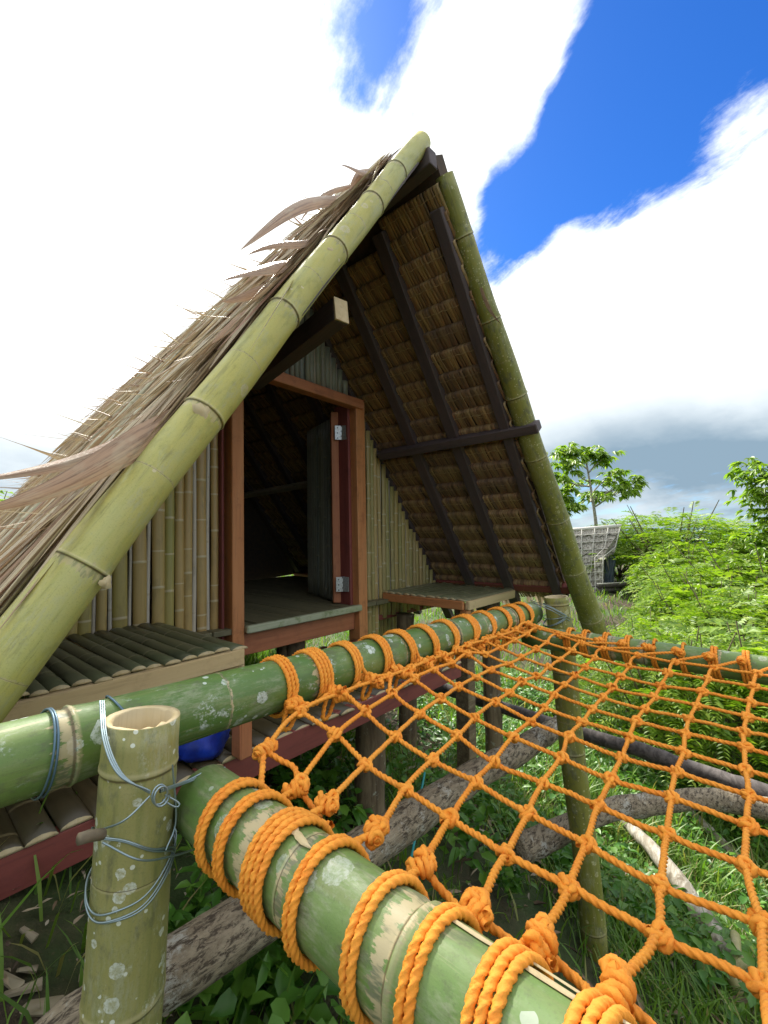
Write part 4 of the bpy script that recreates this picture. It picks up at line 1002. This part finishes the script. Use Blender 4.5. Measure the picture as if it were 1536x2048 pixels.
# ------------------------------------------------------------------ wire bindings
def wire(paths, name, label, r=.0013, mat=M_WIRE):
    e = empty(name, paths[0][0], label, 'wire')
    for P in paths:
        V, Ff = tube(resample(catmull(np.array(P), 10), .004), r, 6, caps=False); wobj('wire_strand', V, Ff, mat, e)
    return e
W1 = []
def post_c(z): t = (-.262 - z); return .268 - .085 * t, .692
for z0, tl, ph in ((-.452, .030, .6), (-.457, .034, .7), (-.462, .030, .8), (-.425, -.035, .3), (-.430, -.038, .35)):
    P = []
    for a in np.linspace(0, 2 * np.pi, 40):
        z = z0 + tl * math.cos(a - ph); c = post_c(z); P.append([c[0] + .0530 * math.cos(a), c[1] + .0530 * math.sin(a), z + .002 * math.sin(5 * a)])
    W1.append(P)
cc = PY(314, 1585, .622)
W1.append([cc + np.array([.010 * math.cos(t) * .9, -.004 - .001 * t, .0115 * math.sin(t)]) for t in np.linspace(0, 12.5, 60)])
for dx in (0, 4, 8):
    W1.append([PY(200 + dx, 1402, .735), PY(207 + dx, 1480, .668), PY(238 + dx, 1550, .628), PY(300, 1582 + dx / 2, .620)])
    W1.append([PY(320, 1580 + dx / 2, .620), PY(372, 1562 + dx / 2, .648), PY(412, 1543 + dx, .655), PY(450, 1535 + dx, .66)])
W1.append([PY(330, 1590, .618), PY(352, 1602, .615), PY(360, 1610, .613), PY(350, 1614, .614), PY(325, 1600, .618)])
W1.append([PY(300, 1592, .62), PY(250, 1640, .623), PY(195, 1662, .66)]); W1.append([PY(345, 1530, .64), PY(352, 1640, .64), PY(332, 1700, .635)])
W1.append([PY(205, 1685, .645), PY(280, 1720, .622), PY(345, 1712, .635), PY(385, 1700, .655)])
wire(W1, 'wire_binding', 'twisted grey wire bound round the spotted post at lower left')
W2 = []
for u_, tl in ((.168, .01), (.173, .008), (.285, -.03)):
    W2.append([[u_ + tl * math.sin(a), .80 + .0565 * math.cos(a), rbh(u_) + .0565 * math.sin(a)] for a in np.linspace(0, 6.28, 36)])
wire(W2, 'wire_binding', 'dark blue wire looped over the long rail behind the spotted post', .0017, M_WIREB)
V, Ff = tube([PY(158, 1678, .632), PY(180, 1672, .634), PY(206, 1668, .638)], [.0065, .007, .0065], 8, .08)
tag(wobj('twig_peg', V, Ff, M_TWIG), 'short brown stick twisted into the wire on the spotted post', 'stick')
W3 = []
for z0, tl in ((-.37, .03), (-.375, .028), (-.34, -.03), (-.36, .01)):
    W3.append([[1.872 + .051 * math.cos(a), .705 + .051 * math.sin(a), z0 + tl * math.cos(a + .8)] for a in np.linspace(0, 6.28, 32)])
W3.append([PY(1060, 1200, .745), PY(1100, 1215, .66), PY(1145, 1240, .65)]); W3.append([PY(1065, 1205, .745), PY(1105, 1222, .66), PY(1143, 1244, .65)])
wire(W3, 'wire_binding', 'grey wire binding the sawn corner post to the rail end', .0016)

# ------------------------------------------------------------------ logs and braces under the net
def log(P, r, mat, name, label, cat, rough=.05, seg=14, wobble=.006):
    P = resample(catmull(np.array(P, float), 8), .05); n = len(P); rg_ = np.random.default_rng(int(abs(P[0][0]) * 1000) % 997)
    P = P + np.stack([np.convolve(rg_.normal(0, wobble, n + 8), np.ones(9) / 4, 'valid') for _ in range(3)], 1)
    rr = np.interp(np.linspace(0, 1, n), np.linspace(0, 1, len(r)), r) * (1 + np.convolve(rg_.normal(0, rough, n + 4), np.ones(5) / 3, 'valid'))
    V, Ff = tube(P, rr, seg, .035); return tag(wobj(name, V, Ff, mat), label, cat)
log([PY(-40, 2240, .80), PY(420, 1885, .80), PY(1118, 1452, .80), PY(1135, 1440, .80)], [.048, .05, .045, .043], M_BARK, 'log_brace', 'straight bark-covered log brace with pale lichen, running below the net to the corner post', 'log')
log([PZ(1035, 1700, -1.3), PZ(1085, 1680, -1.3), PZ(1180, 1632, -1.26), PZ(1240, 1610, -1.24), PZ(1400, 1598, -1.24), PZ(1536, 1622, -1.26), PZ(1650, 1660, -1.3)], [.055, .05, .045, .045, .045, .045, .04], M_BARK, 'bent_log', 'bent dark log arching across below the right half of the net', 'log')
log([PZ(850, 1366, -1.3), PZ(1100, 1445, -1.3), PZ(1300, 1508, -1.3), PZ(1600, 1612, -1.3)], [.045, .04, .04, .045], M_DEAD, 'dead_pole', 'long straight grey dead pole sloping right behind the corner post', 'pole')
g0, g1 = GH(1225, 1625), GH(1500, 1990)
log([g0 + [0, 0, .05], (g0 + g1) / 2 + [0, 0, .09], g1 + [0, 0, .06]], [.035, .045, .05], M_PBARK, 'fallen_log', 'pale fallen log lying on the slope at lower right', 'log')
g0, g1 = GH(1340, 1610), GH(1480, 1735)
log([g0 + [0, 0, .06], (g0 + g1) / 2 + [0, 0, .09], g1 + [0, 0, .05]], [.03, .035, .03], M_PBARK, 'fallen_branch', 'whitish broken branch lying in the leaves beyond the pale log', 'branch')
for q, (a, c) in enumerate((((1500, 2040), (1425, 1960)), ((1536, 1990), (1450, 1985)), ((1470, 1900), (1480, 2010)))):
    a_, c_ = GH(*a), GH(*c); mid = (a_ + c_) / 2 + np.array([0, 0, .10 + .03 * q])
    log([a_ + [0, 0, .02], mid, c_ + [0, 0, .02]], [.02, .018, .015], M_BR, 'bamboo_offcut', ['curved yellow-green bamboo offcut at the lower right corner, lowest one', 'curved yellow-green bamboo offcut at the lower right corner, middle one', 'upright yellow-green bamboo offcut at the lower right corner, topmost one'][q], 'offcut', wobble=.001)
    bpy.context.scene.objects[-1]['group'] = 'bamboo offcuts'
for q, (a, c) in enumerate((((1210, 1300), (1190, 1500)), ((1392, 1890), (1396, 2030)), ((1430, 1930), (1425, 2040)))):
    pass
log([PY(850, 1545, 1.15), PY(838, 1610, 1.12), PY(826, 1700, 1.05), PY(770, 1900, 1.0), PY(720, 2040, .95)], [.0045] * 3, M_TEAL, 'hose', 'thin teal hose hanging down behind the log brace', 'hose', rough=0, seg=8, wobble=.001)

# ------------------------------------------------------------------ low plants
def blades(P, Hh, W, lean, rg_, curve=.6):
    n = len(P); a = rg_.uniform(0, 6.283, n); D = np.stack([np.cos(a), np.sin(a), np.zeros(n)], 1); S = np.stack([-np.sin(a), np.cos(a), np.zeros(n)], 1)
    V = []
    for t, w in ((0, .8), (.45, 1.0), (.8, .6), (1.0, .05)):
        c = P + np.array([0, 0, 1])[None] * (Hh * t * (1 - .35 * lean * t))[:, None] + D * (Hh * lean * (t ** 1.8))[:, None]
        V += [c - S * (W * w / 2)[:, None], c + S * (W * w / 2)[:, None]]
    V = np.stack(V, 1).reshape(-1, 3); i = np.arange(n)[:, None] * 8; r = np.arange(3)[None] * 2; q = i + r
    return V, np.stack([q, q + 1, q + 3, q + 2], -1).reshape(-1, 4)
def leaves(P, D, N_, L, W, rg_, fine=False):
    """folded lance leaves: 2 quads each, or 4 with a rounder outline when seen close"""
    S = np.cross(D, N_); S /= np.linalg.norm(S, axis=1, keepdims=True) + 1e-9; n = len(P); l = L[:, None]; w = W[:, None]
    tip = P + D * l - N_ * l * .18; mid = P + D * l * .5
    if not fine:
        V = np.stack([P, mid - S * w / 2 + N_ * w * .12, mid, mid + S * w / 2 + N_ * w * .12, tip], 1).reshape(-1, 3)
        i = np.arange(n) * 5; return V, np.vstack([np.stack([i, i + 1, i + 4, i + 2], 1), np.stack([i, i + 2, i + 4, i + 3], 1)])
    c1 = P + D * l * .3 + N_ * l * .03; c2 = P + D * l * .68 - N_ * l * .04; f = N_ * w * .16; cu_ = rg_.normal(0, .12, n)[:, None] * S * l; tip = tip + cu_
    V = np.stack([P, c1 - S * w * .5 + f, c2 - S * w * .38 + f + cu_ * .5, c2 + cu_ * .5, c1 + S * w * .5 + f, c2 + S * w * .38 + f + cu_ * .5, tip - S * w * .02, tip, tip + S * w * .02], 1).reshape(-1, 3)
    i = np.arange(n) * 9; q = lambda *k_: np.stack([i + a for a in k_], 1)
    return V, np.vstack([q(0, 1, 2, 3), q(0, 3, 5, 4), q(3, 2, 6, 7), q(3, 7, 8, 5)])
def patch(u, v, f=.9, s=0.0): return np.sin(u * f + 1.7 + s) * np.sin(v * f * 1.1 - .6 + s * 2) + .6 * np.sin(u * f * 2.3 - v * f * 1.9 + s)
rg = np.random.default_rng(77)
def scat(n, u0, u1, v0, v1): return rg.uniform(u0, u1, n), rg.uniform(v0, v1, n)
gp = []
u, v = scat(68000, .1, 4.6, -.6, 4.4); k = (patch(u, v, 2.0) + rg.normal(0, .6, len(u)) > -.25) & ~((u < 2.0) & (v > 1.0) & (v < 4.4) & (rg.uniform(size=len(u)) < .45)) & ~((u < 1.0) & (v < 1.6) & (rg.uniform(size=len(u)) < .7))
u, v = u[k], v[k]; gp.append((np.stack([u, v, gz(u, v)], 1), rg.uniform(.05, .19, len(u)), rg.uniform(.004, .010, len(u)), rg.uniform(.2, .9, len(u))))
rr_ = 3.5 + 22 * rg.uniform(0, 1, 52000) ** 1.6; aa = rg.uniform(-.9, 2.3, 52000); u, v = rr_ * np.cos(aa), rr_ * np.sin(aa)
k = (u > 3.2) | (v > 3.2); u, v, r2 = u[k], v[k], rr_[k]; gp.append((np.stack([u, v, gz(u, v)], 1), rg.uniform(.10, .32, len(u)), .007 + r2 * .0013, rg.uniform(.2, .9, len(u))))
V_, F_ = join([blades(*g_, rg) for g_ in gp]); tag(wobj('grass', V_, F_, M_GRASS), 'long green grass growing round and beneath the hut', 'grass', kind='stuff')
# broad-leaved ground cover, brightest on the slope at right
def cover_pts(n, u0, u1, v0, v1, thr, s):
    u, v = scat(n, u0, u1, v0, v1); k = patch(u, v, 2.6, s) + rg.normal(0, .35, n) > thr; u, v = u[k], v[k]
    return np.stack([u, v, gz(u, v) + rg.uniform(.01, .16, len(u)) ** 1.0], 1)
Pc = np.vstack([cover_pts(30000, 2.2, 6.5, -2.4, 3.0, -.1, 0), cover_pts(9000, .2, 2.4, -.4, 2.2, .45, 2.0)])
n = len(Pc); a = rg.uniform(0, 6.283, n); e = rg.normal(.05, .35, n); D = np.stack([np.cos(a) * np.cos(e), np.sin(a) * np.cos(e), np.sin(e)], 1)
N_ = np.stack([rg.normal(0, .35, n), rg.normal(0, .35, n), np.ones(n)], 1); N_ /= np.linalg.norm(N_, axis=1, keepdims=True)
V_, F_ = leaves(Pc, D, N_, rg.uniform(.03, .085, n), rg.uniform(.018, .045, n), rg, True); tag(wobj('ground_cover', V_, F_, M_COVER), 'bright broad-leaved creepers covering the slope under the net', 'creeper', kind='stuff')
# dry litter and wood chips
u, v = scat(9000, -.5, 4.0, -.5, 3.0); w_ = np.exp(-((u - 2.6) ** 2 + (v - 1.75) ** 2) / .25) * 3 + np.exp(-((u - .35) ** 2 + (v - 1.5) ** 2) / .25) * 2 + .30
k = rg.uniform(0, 1, len(u)) < w_ * .6; u, v = u[k], v[k]; n = len(u); a = rg.uniform(0, 6.283, n); e = rg.normal(.05, .25, n)
D = np.stack([np.cos(a) * np.cos(e), np.sin(a) * np.cos(e), np.sin(e)], 1); N_ = np.stack([rg.normal(0, .5, n), rg.normal(0, .5, n), np.ones(n)], 1)
V_, F_ = leaves(np.stack([u, v, gz(u, v) + rg.uniform(.01, .05, n)], 1), D, N_, rg.uniform(.04, .14, n) * np.where(u < 1.2, .28, 1), rg.uniform(.006, .020, n) * np.where(u < 1.2, .45, 1), rg, True)
tag(wobj('leaf_litter', V_, F_, M_LITTER), 'dry brown leaves and strips littering the ground under the deck', 'litter', kind='stuff')
CHL = [((75, 1960), .03, 'pale split wood chip lying in the dirt at lower left, upright one'), ((85, 1990), .055, 'pale wood offcut on the dirt at lower left, largest one'), ((40, 2000), .05, 'weathered wood offcut on the dirt at the left edge'), ((120, 2035), .09, 'long weathered board offcut beside the spotted post foot'), ((70, 1900), .035, 'small pale wood chip in the dirt below the deck brace')]
for (px, s, lab) in CHL:
    p = GH(*px); a = random.uniform(0, 3.1)
    o = beam('wood_offcut', tuple(p + [0, 0, .02]), tuple(p + [s * math.cos(a), s * math.sin(a), .035]), s * .3, .008, random.choice([M_PALE, M_ENDW, M_ENDW]), None, warp=.01); tag(o, lab, 'wood offcut', 'wood offcuts in the dirt')
# leafy weeds near the camera, each its own plant
def weed(p, h, n, sz, label):
    e = empty('weed', p, label, 'weed', 'leafy weeds under the net'); rg_ = np.random.default_rng(int(abs(p[0]) * 9999) % 9973); st_ = []; LP = []; LD = []
    for s in range(n):
        a = rg_.uniform(0, 6.283); t = np.linspace(0, 1, 6)[:, None]; hh = h * rg_.uniform(.6, 1.1)
        P = np.array(p)[None] + t * np.array([math.cos(a) * hh * .35, math.sin(a) * hh * .35, hh])[None] + np.array([math.cos(a), math.sin(a), 0])[None] * .1 * hh * t ** 2
        st_.append(tube(P, .0022, 5, caps=False))
        for q in range(2, 6):
            for w in (0, 1, 2):
                b_ = a + q * 1.6 + w * 2.1; LP.append(P[q]); LD.append([math.cos(b_), math.sin(b_), .35])
    V, Ff = join(st_); wobj('stem', V, Ff, M_COVER, e)
    LP, LD = np.array(LP), np.array(LD); LD /= np.linalg.norm(LD, axis=1, keepdims=True); m_ = len(LP)
    N_ = np.stack([rg_.normal(0, .2, m_), rg_.normal(0, .2, m_), np.ones(m_)], 1)
    V, Ff = leaves(LP, LD, N_, rg_.uniform(.7, 1.2, m_) * sz, rg_.uniform(.4, .55, m_) * sz, rg_, True); wobj('foliage', V, Ff, M_COVER, e)
for (px, h, n, sz, lab) in [((450, 1850), .22, 7, .055, 'leafy weed beside the spotted post, just left of the near rail'), ((520, 1960), .16, 8, .045, 'low leafy weed in the gap under the near rail'), ((470, 2035), .15, 8, .05, 'broad-leaved weed at the bottom edge under the near rail'),
        ((1150, 1830), .20, 7, .05, 'leafy weed at the foot of the corner post, on its left side'), ((1130, 1760), .16, 6, .045, 'leafy weed behind the net left of the corner post foot'), ((600, 1640), .2, 8, .05, 'leafy weed in the shade under the deck edge'), ((380, 1930), .18, 7, .045, 'leafy weed behind the foot of the spotted post'),
        ((1020, 1800), .15, 6, .045, 'small weed between the log brace and corner post'), ((560, 2030), .14, 7, .05, 'weed in the dirt under the near rail at the bottom')]:
    weed(GH(*px), h, n, sz, lab)

# ------------------------------------------------------------------ feathery shrubs on the slope
def shrub_meshes(seed, nf, ls=.062, pairs=8, wr=.34):
    rg_ = np.random.default_rng(seed); st_ = []; LP = []; LD = []; LN = []; LS = []
    for s in range(14):
        a = rg_.uniform(0, 6.283); o = rg_.uniform(.1, .75); t = np.linspace(0, 1, 8)[:, None]
        P = t * np.array([[o * math.cos(a), o * math.sin(a), rg_.uniform(.7, 1.12)]]) + np.sin(t * 3 + s) * .03
        st_.append(tube(P, np.linspace(.012, .003, 8), 5, caps=False))
    for f in range(nf):
        a = rg_.uniform(0, 6.283); ph = math.acos(rg_.uniform(-.15, 1)); q = rg_.uniform(.55, 1.0) ** .6
        lump = 1 + .16 * math.sin(3 * a + seed) * math.sin(2.2 * ph + seed * 2)
        c = np.array([.62 * q * math.sin(ph) * math.cos(a) * lump, .62 * q * math.sin(ph) * math.sin(a) * lump, .45 + .55 * q * math.cos(ph) * lump])
        d = np.array([math.cos(a + rg_.normal(0, .7)), math.sin(a + rg_.normal(0, .7)), rg_.normal(.35, .35)]); d /= np.linalg.norm(d)
        sd = np.cross(d, [0, 0, 1]); sd /= np.linalg.norm(sd); nm = np.cross(sd, d); Lr = rg_.uniform(.14, .26)
        for k_ in range(pairs):
            t = (k_ + 1) / pairs; p = c + d * Lr * t - np.array([0, 0, 1]) * Lr * .45 * t * t; dd_ = d - np.array([0, 0, .8 * t])
            for s in (-1, 1):
                LP.append(p); LD.append(sd * s * .9 + dd_ * .55 + nm * rg_.normal(.1, .15)); LN.append(nm + rg_.normal(0, .15, 3)); LS.append(ls * (1.15 - .6 * t) * rg_.uniform(.8, 1.2))
    LP, LD, LN, LS = map(np.array, (LP, LD, LN, LS)); LD /= np.linalg.norm(LD, axis=1, keepdims=True)
    V, Ff = leaves(LP, LD, LN, LS, LS * wr, rg_); return mesh_data('stems', *join(st_), M_TWIG), mesh_data('foliage', V, Ff, M_SHRUB)
SH = [shrub_meshes(0, 700), shrub_meshes(1, 620, .05, 10, .28), shrub_meshes(2, 520, .085, 6, .36), shrub_meshes(3, 680, .058), shrub_meshes(4, 420, .11, 4, .42)]
random.seed(31); sn = 0
def shrub(px, depth, ytop, width, label):
    global sn
    p = PD(px, 1060, depth); g = float(gz(p[0], p[1])); top = PD(px, ytop, depth)[2]; H = max(.5, top - g); k_ = sn % 5; sn += 1
    e = bpy.data.objects.new('shrub', None); link(e, None, Matrix.Translation((p[0], p[1], g + ZC)) @ Matrix.Rotation(random.uniform(0, 6.28), 4, 'Z') @ Matrix.Diagonal((width, width * random.uniform(.85, 1.1), H, 1)))
    tag(e, label, 'shrub', 'feathery shrubs on the slope'); e.empty_display_size = .1
    put('stems', SH[k_][0], e, WM[e.name]); put('foliage', SH[k_][1], e, WM[e.name])
SHL = [(1290, 5.6, 1240, 1.1, 'low feathery shrub just right of the roof pole foot'), (1330, 4.6, 1265, 1.5, 'feathery shrub right behind the middle of the far rail'), (1460, 4.3, 1275, 1.5, 'feathery shrub behind the far rail near the right edge'), (1570, 4.2, 1260, 1.6, 'feathery shrub cut by the right edge behind the far rail'),
 (1410, 7.4, 1165, 1.5, 'feathery shrub before the small far hut, to its right'), (1480, 6.4, 1190, 1.6, 'bright feathery shrub in the second row behind the far rail'), (1520, 6.0, 1180, 2.0, 'bright feathery shrub in the second row at the right edge'),
 (1415, 9.6, 1120, 1.7, 'rounded feathery shrub in mid slope right of the far hut'), (1440, 8.5, 1125, 2.5, 'wide feathery shrub in mid slope toward the right edge'), (1560, 8.2, 1110, 2.4, 'feathery shrub in mid slope on the right edge'),
 (1300, 17, 1062, 2.2, 'tall feathery bush beside the far hut roof'), (1345, 14, 1022, 3.6, 'tallest domed bush on the skyline right of the far hut'), (1410, 14.5, 1050, 3.4, 'domed bush on the skyline next to the tallest one'), (1475, 13.5, 1085, 3.2, 'lower bush on the skyline near the right edge'), (1545, 12.5, 1092, 3.0, 'lower bush on the skyline at the right edge'),
 (1235, 17, 1058, 3.4, 'bush rising behind the far hut'), (1120, 16, 1075, 3.0, 'bush behind the roof pole left of the far hut'), (1370, 11.5, 1085, 1.7, 'feathery bush below the tallest skyline bush'), (1490, 11, 1100, 2.6, 'feathery bush below the lower skyline bushes'),
 (-60, 9.5, 985, 2.4, 'green bush behind the hut at the left edge'), (40, 11, 1010, 2.4, 'green bush peeping out behind the thatch on the left'), (1650, 6.5, 1150, 2.2, 'feathery shrub beyond the right edge'), (1700, 10, 1080, 3.0, 'tall bush beyond the right edge')]
for a in SHL: shrub(*a)

# ------------------------------------------------------------------ trees
def tree(base, top, r, limbs, leafn, lsize, label, seed, leaf_mat=M_TLEAF, cl=1.0, trunk_mat=None):
    rg_ = np.random.default_rng(seed); base = np.array(base); top = np.array(top); H = np.linalg.norm(top - base)
    e = empty('tree', base, label, 'tree'); t = np.linspace(0, 1, 14)[:, None]
    P = base + (top - base) * t + np.sin(t * 4 + seed) * np.array([[.02, .02, 0]]) * H
    tr = wobj('trunk', *tube(P, np.linspace(r, r * .25, 14), 9, .03), trunk_mat or M_PBARK, e); st_ = []; LP = []; LD = []; LN = []; tips = []
    for (h, az, ln, up) in limbs:
        p0 = base + (top - base) * h + np.array([0, 0, 0]); d = np.array([math.cos(az), math.sin(az), up]); d /= np.linalg.norm(d); tt = np.linspace(0, 1, 8)[:, None]
        Q = p0 + d * ln * tt + np.array([[0, 0, 1]]) * ln * .22 * tt ** 2 + np.sin(tt * 5 + az) * .03 * ln
        st_.append(tube(Q, np.linspace(r * .4, r * .14, 8), 6, caps=False)); tips.append(Q[-1]); tips.append(Q[5]); 
        for s in range(3):
            a2 = az + rg_.normal(0, .9); k_ = rg_.integers(3, 7); Q2 = Q[k_] + np.array([math.cos(a2), math.sin(a2), rg_.uniform(.0, .9)]) * ln * .42 * np.linspace(0, 1, 5)[:, None]
            st_.append(tube(Q2, np.linspace(r * .2, r * .08, 5), 5, caps=False)); tips.append(Q2[-1])
    tips.append(P[-1]); wobj('limb', *join(st_), trunk_mat or M_PBARK, e)
    for tp in tips:
        for w in range(leafn):
            a = rg_.uniform(0, 6.283); c = tp + rg_.normal(0, .10 * cl, 3) * np.array([1, 1, .8]); pd = np.array([math.cos(a), math.sin(a), rg_.uniform(-.4, .5)])
            c = c + pd * lsize * .5
            for q in range(6):
                b_ = a + (q - 2.5) * .42; LP.append(c); LD.append([math.cos(b_), math.sin(b_), -.45 + rg_.normal(0, .22)]); LN.append([rg_.normal(0, .3), rg_.normal(0, .3), 1])
    LP, LD, LN = map(np.array, (LP, LD, LN)); LD = LD / np.linalg.norm(LD, axis=1, keepdims=True); m_ = len(LP); LS = rg_.uniform(.7, 1.2, m_) * lsize
    V, Ff = leaves(LP, LD, LN, LS, LS * .34, rg_, True); wobj('crown', V, Ff, leaf_mat, e)
d_ = 19.0; tb = PD(1197, 1060, d_); tb[2] = float(gz(tb[0], tb[1])); tt_ = PD(1172, 905, d_)
# directions of limbs are given in the picture's left (-) / right (+) sense
RX = math.atan2(R[1, 0], R[0, 0])
def Lm(h, side, ln, up, j=0): return (h, RX + (math.pi if side < 0 else 0) + j, ln, up)
tree(tb, tt_, .10, [Lm(.62, 1, 1.9, .25), Lm(.66, 1, 1.5, .5, .5), Lm(.72, -1, 1.6, .15), Lm(.76, -1, 1.5, .35, .4), Lm(.84, 1, .9, .7), Lm(.86, -1, .9, .8), Lm(.93, 1, .8, .5, .6), Lm(.95, -1, .8, .6, -.5), Lm(.56, 1, 1.2, .35, -.4), Lm(.60, 1, 1.0, .2, 1.2)], 6, .34,
     'slender tree with big drooping leaves standing behind the small far hut', 3)
d_ = 8.5; tb = PD(1600, 1060, d_); tb[2] = float(gz(tb[0], tb[1])); tt_ = PD(1585, 985, d_)
tree(tb, tt_, .07, [Lm(.5 + .05 * k_, -1 if k_ % 2 else 1, .5 + .03 * k_, .3 + .05 * k_, .5 * (k_ % 3 - 1)) for k_ in range(10)], 14, .17, 'leafy green tree cut by the right edge above the bushes', 8, cl=1.6)
d_ = 24.0; tb = PD(1128, 1060, d_); tb[2] = float(gz(tb[0], tb[1])); tt_ = PD(1100, 960, d_)
tree(tb, tt_, .10, [Lm(.6 + .05 * k_, -1 if k_ % 2 else 1, .9, .3, .5 * (k_ % 3 - 1)) for k_ in range(6)], 8, .34, 'green tree half hidden behind the right roof pole', 12, cl=1.3)

# ------------------------------------------------------------------ the small hut in the distance
fh = empty('far_hut', tuple(PD(1190, 1205, 14.3)), 'small grey thatched hut with gridded roof and dark blue tarp, in the distance', 'hut')
m, nb, bs = newmat('grey_thatch'); v_ = oc(nb)
n1 = nb.noise(nb.mapping(v_, (1, 1, .4)), 24, 6, .8); c_ = nb.ramp(n1, [(.36, (.08, .07, .055)), (.5, (.36, .33, .28)), (.64, (.62, .59, .52))]); nb.l(c_, bs.inputs['Base Color']); bs.inputs['Roughness'].default_value = .9; bump(nb, bs, n1, .8, .03); M_FT = m
M_FB = simple('far_batten', (.52, .50, .45), .8); M_FTARP = simple('dark_tarp', (.035, .05, .075), .4, nscale=5, col2=(.10, .13, .17))
A0 = PD(1085, 1066, 15.2); A1 = PD(1243, 1055, 13.6); B0 = PD(1120, 1200, 14.3); B1 = PD(1207, 1198, 13.4)      # ridge and eave ends of the visible slope
C1 = PD(1209, 1108, 13.35)
def qp(s, t):
    """point on the visible roof slope; the rake bends forward to the ridge tip"""
    lo = B0 + (B1 - B0) * s; hi = A0 + (A1 - A0) * s
    e = C1 if s > .999 else None
    p = lo + (hi - lo) * t
    if s > .8 and t < .62: q = B1 + (C1 - B1) * (t / .62); lw = B0 + (A0 - B0) * t; p = lw + (q - lw) * s
    return p
nrm = np.cross(B1 - B0, A0 - B0); nrm /= np.linalg.norm(nrm); nrm = nrm if nrm @ ray(1180, 1120) < 0 else -nrm
NC = 11
for r_ in range(NC):
    t0, t1 = r_ / NC, (r_ + 1.15) / NC; V = []
    for s in np.linspace(0, 1, 26):
        j_ = random.uniform(-.04, .02)
        V += [(qp(s, max(0, t0 + j_)) + nrm * .07).tolist(), (qp(s, min(1, t1)) + nrm * .01).tolist()]
    wobj('thatch_course', V, grid_faces(26, 2, close=False), M_FT, fh)
for s in (.06, .22, .38, .54, .70, .86, 1.0):
    P = [qp(s, t) + nrm * .10 for t in np.linspace(.0, 1, 8)]; wobj('batten', *tube(P, .014, 6), M_FB, fh)
for t in np.linspace(.04, .92, 9):
    P = [qp(s, t) + nrm * .11 for s in np.linspace(0, 1, 8)]; wobj('batten', *tube(P, .009, 6), M_FB, fh)
wobj('ridge_pole', *tube([A0 + [0, 0, .05], (A0 + A1) / 2 + [0, 0, .04], A1 + [0, 0, .05]], .055, 8), M_FB, fh)
back = PD(1300, 1190, 15.0)
wobj('far_slope', [A1.tolist(), C1.tolist(), (B1 + (back - B1) * .25).tolist(), PD(1225, 1120, 13.9).tolist(), A0.tolist(), PD(1230, 1190, 16).tolist()], [(0, 1, 3), (1, 2, 3), (0, 3, 5, 4)], M_FT, fh, smooth=False)
ta, tb_ = PD(1210, 1115, 13.5), PD(1232, 1190, 13.9); V = []
for i in range(10):
    for j in range(8):
        p = PD(1209 + i * 2.6 * (1 - .05 * j), 1112 + j * 11.5, 13.55 + .06 * math.sin(i * 2.2 + j * .4)); V.append(p.tolist())
wobj('tarp', V, grid_faces(10, 8, close=False), M_FTARP, fh)
for q in range(5):
    a_, c_ = PD(1195, 1172 + q * 9, 13.3), PD(1262 - q * 6, 1170 + q * 9, 13.6); wobj('wall_log', *tube([a_, (a_ + c_) / 2, c_], .065, 8, .04), M_DEAD, fh)
P = [PD(1195, 1168, 13.2), PD(1268, 1164, 13.4)]; wobj('rail', *tube([P[0], (P[0] + P[1]) / 2, P[1]], .02, 6), M_FB, fh)
